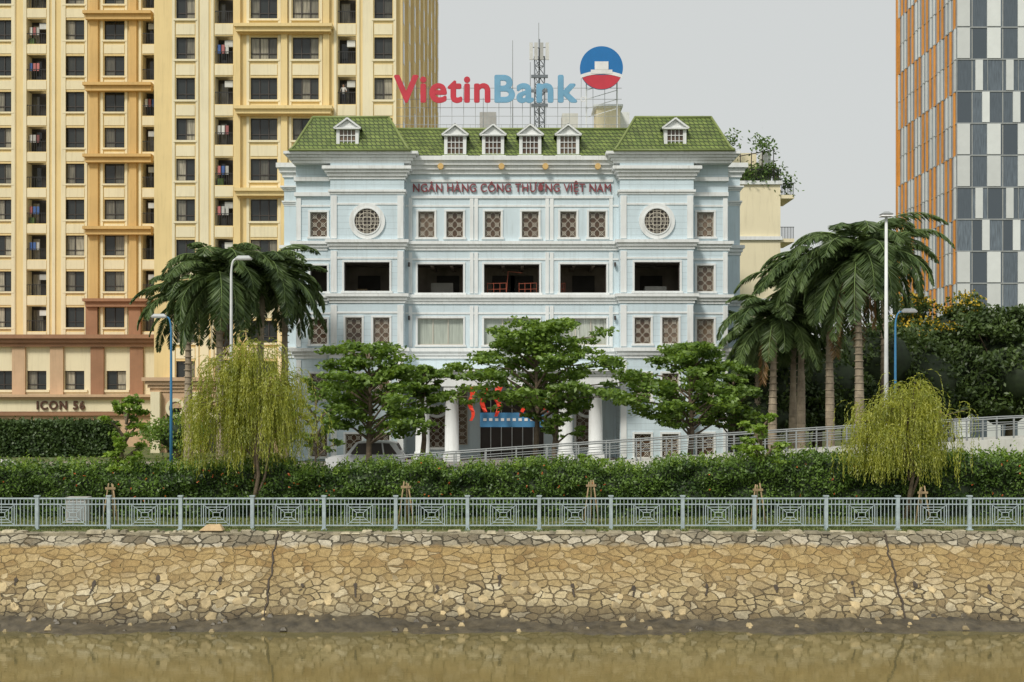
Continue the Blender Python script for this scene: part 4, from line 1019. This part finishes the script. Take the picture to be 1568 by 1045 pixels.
for px_,tall in ((170,1.45),(622,1.5),(905,1.55),(1160,1.4),(1412,1.3)):
    Y=46.8; x_=X(px_,Y); e=root('tree_stakes',x_,Y,0); t=MB()
    for dx,dy in ((-.28,-.15),(.28,-.12),(.02,.3)): t.tube([(x_+dx,Y+dy,0),(x_+dx*.25,Y+dy*.25,tall+random.uniform(-.05,.1))],[.03,.026],6,m_stake)
    t.box(x_-.18,x_+.18,Y-.09,Y-.05,tall-.2,tall-.12,m_stake); t.obj('poles',e)

# ============================================================ RAMP
RP=root('ramp_bridge',20,69,0); t=MB()
def rz(x): 
    u=(x-X(600,68))/(X(1568,68)-X(600,68)); u=max(0,min(1.6,u)); return 0.02+2.12*u**.9 if u<1 else 2.14+ .9*(u-1)
xsr=list(np.linspace(X(600,68),55,60))
for a,b in zip(xsr[:-1],xsr[1:]):
    za,zb_=rz(a),rz(b)
    t.poly([(a,67.9,0),(b,67.9,0),(b,67.9,zb_+.18),(a,67.9,za+.18)],m_conc); t.poly([(a,67.9,za+.18),(b,67.9,zb_+.18),(b,68.2,zb_+.18),(a,68.2,za+.18)],m_conc)
    t.poly([(a,68.2,za+.02),(b,68.2,zb_+.02),(b,70.5,zb_+.02),(a,70.5,za+.02)],m_asphalt); t.poly([(a,68.2,za+.02),(a,68.2,za+.18),(b,68.2,zb_+.18),(b,68.2,zb_+.02)],m_conc)
    t.poly([(b,70.5,0),(a,70.5,0),(a,70.5,za+.18),(b,70.5,zb_+.18)],m_conc)
t.obj('deck_and_walls',RP)
t=MB(); m_rail=M('rail_grey',(0.30,0.32,0.32),rough=.5)
for yy in (68.05,70.45):
    for hgt,rd in ((1.05,.038),(.75,.022),(.48,.022)): t.tube([(x_,yy,rz(x_)+.18+hgt) for x_ in xsr],rd,6,m_rail)
    x_=xsr[0]
    while x_<55: t.box(x_-.035,x_+.035,yy-.04,yy+.04,rz(x_)+.1,rz(x_)+1.2,m_rail); x_+=1.6
t.obj('railings',RP)

# ============================================================ STREET LAMPS
def lamp(px,Y,ptop,mat,arm,name='street_lamp',r=.09):
    x_=X(px,Y); zt_=Z(ptop,Y); e=root(name,x_,Y,0); t=MB()
    pts=[(x_,Y,0),(x_,Y,zt_*.5),(x_,Y,zt_-.9)]; rad=[r,r*.8,r*.6]
    for k in range(1,7):
        a=math.pi/2*k/6; pts.append((x_+arm*.6*(1-math.cos(a)),Y,zt_-.9+.75*math.sin(a))); rad.append(r*.5)
    pts.append((x_+arm,Y,zt_-.1)); rad.append(r*.45)
    t.tube(pts,rad,10,mat); t.tube([(x_,Y,0),(x_,Y,.5)],r*1.6,10,mat); t.obj('pole_and_arm',e)
    h=MB(); s=1 if arm>0 else -1; a,b=sorted((x_+arm-s*.1,x_+arm+s*.75))
    h.frustum((a+.05,b-.05,Y-.12,Y+.12),(a,b,Y-.17,Y+.17),zt_-.18,zt_-.1,m_signwhite); h.frustum((a,b,Y-.17,Y+.17),(a+.15,b-.15,Y-.08,Y+.08),zt_-.1,zt_+.05,m_steel)
    h.obj('luminaire',e,0.02)
lamp(354,66,393,m_whitesteel,.3,r=.1); lamp(262,70,482,m_bluepole,-.3); lamp(1371,70,474,m_bluepole,.4)
lamp(1289,95,560,m_steel,-.9,r=.07); lamp(1240,98,577,m_steel,-.6,r=.06)
x_=X(1357,66); e=root('street_lamp',x_,66,0); t=MB(); zt_=Z(332,66); t.tube([(x_,66,0),(x_,66,zt_*.5),(x_,66,zt_)],[.13,.1,.07],10,m_whitesteel); t.obj('pole',e)
t=MB(); t.frustum((x_-.3,x_+.3,65.7,66.3),(x_-.25,x_+.25,65.8,66.2),zt_,zt_+.12,m_signwhite); t.frustum((x_-.3,x_+.3,65.7,66.3),(x_-.1,x_+.1,65.9,66.1),zt_+.12,zt_+.25,m_steel); t.obj('luminaire',e)

# ============================================================ CAR
def car(cx,Y,z0=0,body=m_carwhite,flip=1,L=4.5,Hh=1.62):
    e=root('parked_car',cx,Y,z0); t=MB(); P=lambda u,z:(cx+flip*(u-.5)*L,z0+z)
    prof=[(0,.35),(0,.72),(.03,.95),(.18,1.02),(.30,1.06),(.95,1.08),(1,.98),(1,.38),(.9,.28),(.1,.28)]
    def extr(pf,y0,y1,mat,ins=0):
        A=[(P(u,z)[0],y0,P(u,z)[1]) for u,z in pf]; Bq=[(P(u,z)[0],y1,P(u,z)[1]) for u,z in pf]
        t.poly(A,mat); t.poly(Bq[::-1],mat); n=len(pf)
        for i in range(n): t.poly([A[i],Bq[i],Bq[(i+1)%n],A[(i+1)%n]],mat)
    extr(prof,Y-.9,Y+.9,body)
    cab=[(.24,1.06),(.38,Hh-.06),(.45,Hh),(.80,Hh),(.88,Hh-.08),(.97,1.08)]
    extr(cab,Y-.76,Y+.76,body)
    for a in ([(.30,1.1),(.405,Hh-.12),(.53,Hh-.09),(.53,1.1)],[(.55,1.1),(.55,Hh-.09),(.70,Hh-.09),(.72,1.1)],[(.74,1.1),(.72,Hh-.09),(.80,Hh-.12),(.9,1.12)]):
        for yy in (Y-.765,Y+.765): t.poly([(P(u,z)[0],yy,P(u,z)[1]) for u,z in a],m_brownframe)
    for (u0,z0_),(u1,z1_) in (((.262,1.12),(.372,Hh-.1)),((.955,1.14),(.89,Hh-.12))):
        o=-.015*flip if u0<.5 else .015*flip
        a,b=P(u0,z0_),P(u1,z1_); t.poly([(a[0]+o,Y-.68,a[1]),(a[0]+o,Y+.68,a[1]),(b[0]+o,Y+.62,b[1]),(b[0]+o,Y-.62,b[1])],m_brownframe)
    for u in (.19,.81):
        for yy in (Y-.92,Y+.72):
            c=P(u,.33); t.tube([(c[0],yy,c[1]),(c[0],yy+.2,c[1])],.33,20,m_tyre); t.tube([(c[0],yy-.01,c[1]),(c[0],yy+.21,c[1])],.19,14,m_steel)
    for u in (.0,1.0):
        c=P(u,.8)
        for yy in (Y-.8,Y+.5): t.box(c[0]-.03,c[0]+.03,yy,yy+.3,c[1]-.08,c[1]+.08,m_signwhite if u==0 else m_red)
    t.box(*sorted((P(.3,0)[0],P(.33,0)[0])),Y-1.02,Y-.9,z0+1.02,z0+1.16,body)
    t.obj('body',e,.03)
car(X(562,76),76,Hh=1.85); car(X(-10,62),62,0,m_carwhite,-1,4.3,1.5)

# ============================================================ PEOPLE
def skin(name,chains,parent,mat):
    pts=[];ed=[];rad=[]
    idx={}
    for ch in chains:
        pr=None
        for (x,y,z,r_) in ch:
            kx=(round(x,3),round(y,3),round(z,3))
            if kx not in idx: idx[kx]=len(pts); pts.append((x,y,z)); rad.append(r_)
            i=idx[kx]
            if pr is not None: ed.append((pr,i))
            pr=i
    me=bpy.data.meshes.new(name); me.from_pydata(pts,ed,[]); o=bpy.data.objects.new(name,me); COL.objects.link(o)
    bpy.context.view_layer.objects.active=o; o.modifiers.new('skin','SKIN')
    if not me.skin_vertices: 
        o.select_set(True); bpy.ops.object.modifier_add(type='SKIN'); o.modifiers.remove(o.modifiers[-1])
    for i,v in enumerate(me.skin_vertices[0].data): v.radius=(rad[i],rad[i]); v.use_root=(i==0)
    sb=o.modifiers.new('sub','SUBSURF'); sb.levels=2; sb.render_levels=2
    me.materials.append(mat); par(o,parent); o.select_set(False); return o
def head(t,x,y,z,mat,hair):
    t.tube([(x,y,z-.12),(x,y,z-.08),(x,y,z),(x,y,z+.07),(x,y,z+.11)],[.04,.07,.085,.075,.03],12,mat)
    t.tube([(x,y+.015,z-.02),(x,y+.015,z+.05),(x,y+.015,z+.10),(x,y+.015,z+.135)],[.088,.094,.08,.02],12,hair)
    t.tube([(x,y-.08,z),(x,y-.105,z-.02)],[.01,.015],6,mat)
def standing(px,Y,z0,shirt):
    x=X(px,Y); e=root('person',x,Y,z0)
    try:
        skin('trousers',[[(x,Y,z0+.95,.13),(x-.1,Y,z0+.85,.10),(x-.11,Y,z0+.48,.065),(x-.11,Y,z0+.08,.045),(x-.11,Y-.14,z0+.04,.035)],[(x,Y,z0+.95,.13),(x+.1,Y,z0+.85,.10),(x+.11,Y,z0+.48,.065),(x+.12,Y,z0+.08,.045),(x+.12,Y-.14,z0+.04,.035)]],e,m_trous)
        skin('shirt',[[(x,Y,z0+.93,.13),(x,Y,z0+1.2,.14),(x,Y,z0+1.4,.10),(x-.17,Y,z0+1.4,.06),(x-.25,Y-.05,z0+1.15,.045)],[(x,Y,z0+1.4,.10),(x+.17,Y,z0+1.4,.06),(x+.25,Y-.05,z0+1.15,.045)]],e,shirt)
        skin('left_forearm',[[(x-.25,Y-.05,z0+1.16,.035),(x-.24,Y-.28,z0+1.05,.028),(x-.22,Y-.38,z0+1.04,.02)]],e,m_skin)
        skin('right_forearm',[[(x+.25,Y-.05,z0+1.16,.035),(x+.24,Y-.28,z0+1.05,.028),(x+.22,Y-.38,z0+1.04,.02)]],e,m_skin)
    except Exception as ex: print('skin fail',ex)
    t=MB(); t.tube([(x,Y,z0+1.4),(x,Y,z0+1.55)],.055,10,m_skin); head(t,x,Y,z0+1.62,m_skin,m_hair); t.obj('head',e)
rz0=Z(322,106)+3*62*106/F-34*106/F/2-.35
standing(526,106.55,rz0+.01,m_shirt2)
def rider(px,Y,z0,shirt=m_shirt):
    x=X(px,Y); e=root('motor_scooter_rider',x,Y,z0); t=MB()
    for dx in (-.62,.62): t.tube([(x+dx,Y-.05,z0+.27),(x+dx,Y+.05,z0+.27)],.27,18,m_tyre); t.tube([(x+dx,Y-.055,z0+.27),(x+dx,Y+.055,z0+.27)],.15,12,m_steel)
    t.frustum((x-.2,x+.75,Y-.14,Y+.14),(x-.1,x+.7,Y-.12,Y+.12),z0+.45,z0+.72,m_trous); t.box(x-.45,x-.15,Y-.12,Y+.12,z0+.3,z0+.38,m_trous)
    t.frustum((x-.1,x+.68,Y-.13,Y+.13),(x-.08,x+.66,Y-.11,Y+.11),z0+.722,z0+.8,m_tyre)
    t.tube([(x-.62,Y,z0+.3),(x-.45,Y,z0+1.0)],.05,8,m_steel); t.tube([(x-.45,Y-.33,z0+1.03),(x-.45,Y+.33,z0+1.03)],.02,6,m_black); t.frustum((x-.62,x-.35,Y-.13,Y+.13),(x-.55,x-.38,Y-.1,Y+.1),z0+.5,z0+1.0,m_trous)
    t.obj('scooter',e,.02)
    try:
        skin('trousers',[[(x+.2,Y,z0+.88,.13),(x+.1,Y-.12,z0+.86,.09),(x-.2,Y-.16,z0+.82,.07),(x-.22,Y-.16,z0+.45,.045),(x-.36,Y-.16,z0+.42,.035)],[(x+.2,Y,z0+.88,.13),(x+.1,Y+.12,z0+.86,.09),(x-.2,Y+.16,z0+.82,.07),(x-.22,Y+.16,z0+.45,.045),(x-.36,Y+.16,z0+.42,.035)]],e,m_trous)
        skin('shirt',[[(x+.2,Y,z0+.88,.13),(x+.16,Y,z0+1.15,.14),(x+.12,Y,z0+1.35,.10),(x+.1,Y-.18,z0+1.33,.06),(x-.08,Y-.24,z0+1.12,.045),(x-.4,Y-.28,z0+1.06,.03)],[(x+.12,Y,z0+1.35,.10),(x+.1,Y+.18,z0+1.33,.06),(x-.08,Y+.24,z0+1.12,.045),(x-.4,Y+.28,z0+1.06,.03)]],e,shirt)
    except Exception as ex: print('skin fail',ex)
    h=MB(); h.tube([(x+.11,Y,z0+1.38),(x+.09,Y,z0+1.5)],.05,8,m_skin); h.tube([(x+.08,Y,z0+1.48),(x+.08,Y,z0+1.58),(x+.08,Y,z0+1.68)],[.06,.09,.09],12,m_skin); h.tube([(x+.08,Y,z0+1.62),(x+.08,Y,z0+1.70),(x+.08,Y,z0+1.78)],[.125,.125,.05],12,m_brown); h.obj('head_and_helmet',e)
rider(1437,69.3,rz(X(1437,69.3))+.02)
e=MB(); x_=X(119,47.5); e.box(x_-.36,x_+.36,47.3,47.8,0,.85,m_kerb); e.box(x_-.40,x_+.40,47.26,47.84,.85,.92,m_kerb); e.box(x_-.3,x_-.02,47.28,47.299,.1,.78,m_steel); e.box(x_+.02,x_+.3,47.28,47.299,.1,.78,m_steel); e.obj('utility_cabinet',None,.01)

# ============================================================ CAMERA / LIGHT
cam=bpy.data.cameras.new('camera'); co=bpy.data.objects.new('camera',cam); COL.objects.link(co); S.camera=co
co.location=(0,0,CH); co.rotation_euler=(math.radians(90),0,0); cam.sensor_width=36; cam.lens=36*F/1568; cam.shift_y=(HY-522.3)/1568; cam.clip_end=6000; cam.clip_start=.5
wd=bpy.data.worlds.new('World'); S.world=wd; wd.use_nodes=True; nt=wd.node_tree; bg=nt.nodes['Background']
sky=nt.nodes.new('ShaderNodeTexSky'); sky.sky_type='NISHITA'; sky.sun_disc=False
sd=Vector((-.42,-.68,.82)).normalized()
sky.sun_elevation=math.asin(sd.z); sky.sun_rotation=math.atan2(sd.x,sd.y); sky.dust_density=4
c=mixc(nt,.88,sky.outputs[0],(7.0,7.15,6.95))
nt.links.new(c,bg.inputs[0]); bg.inputs[1].default_value=.1
su=bpy.data.lights.new('sun','SUN'); su.energy=2.5; su.angle=math.radians(12); su.color=(1,.95,.86)
so=bpy.data.objects.new('sun',su); COL.objects.link(so); so.rotation_euler=(-sd).to_track_quat('-Z','Y').to_euler(); so.location=(-40,-60,80)
S.view_settings.view_transform='Standard'; S.view_settings.look='None'; S.view_settings.exposure=0
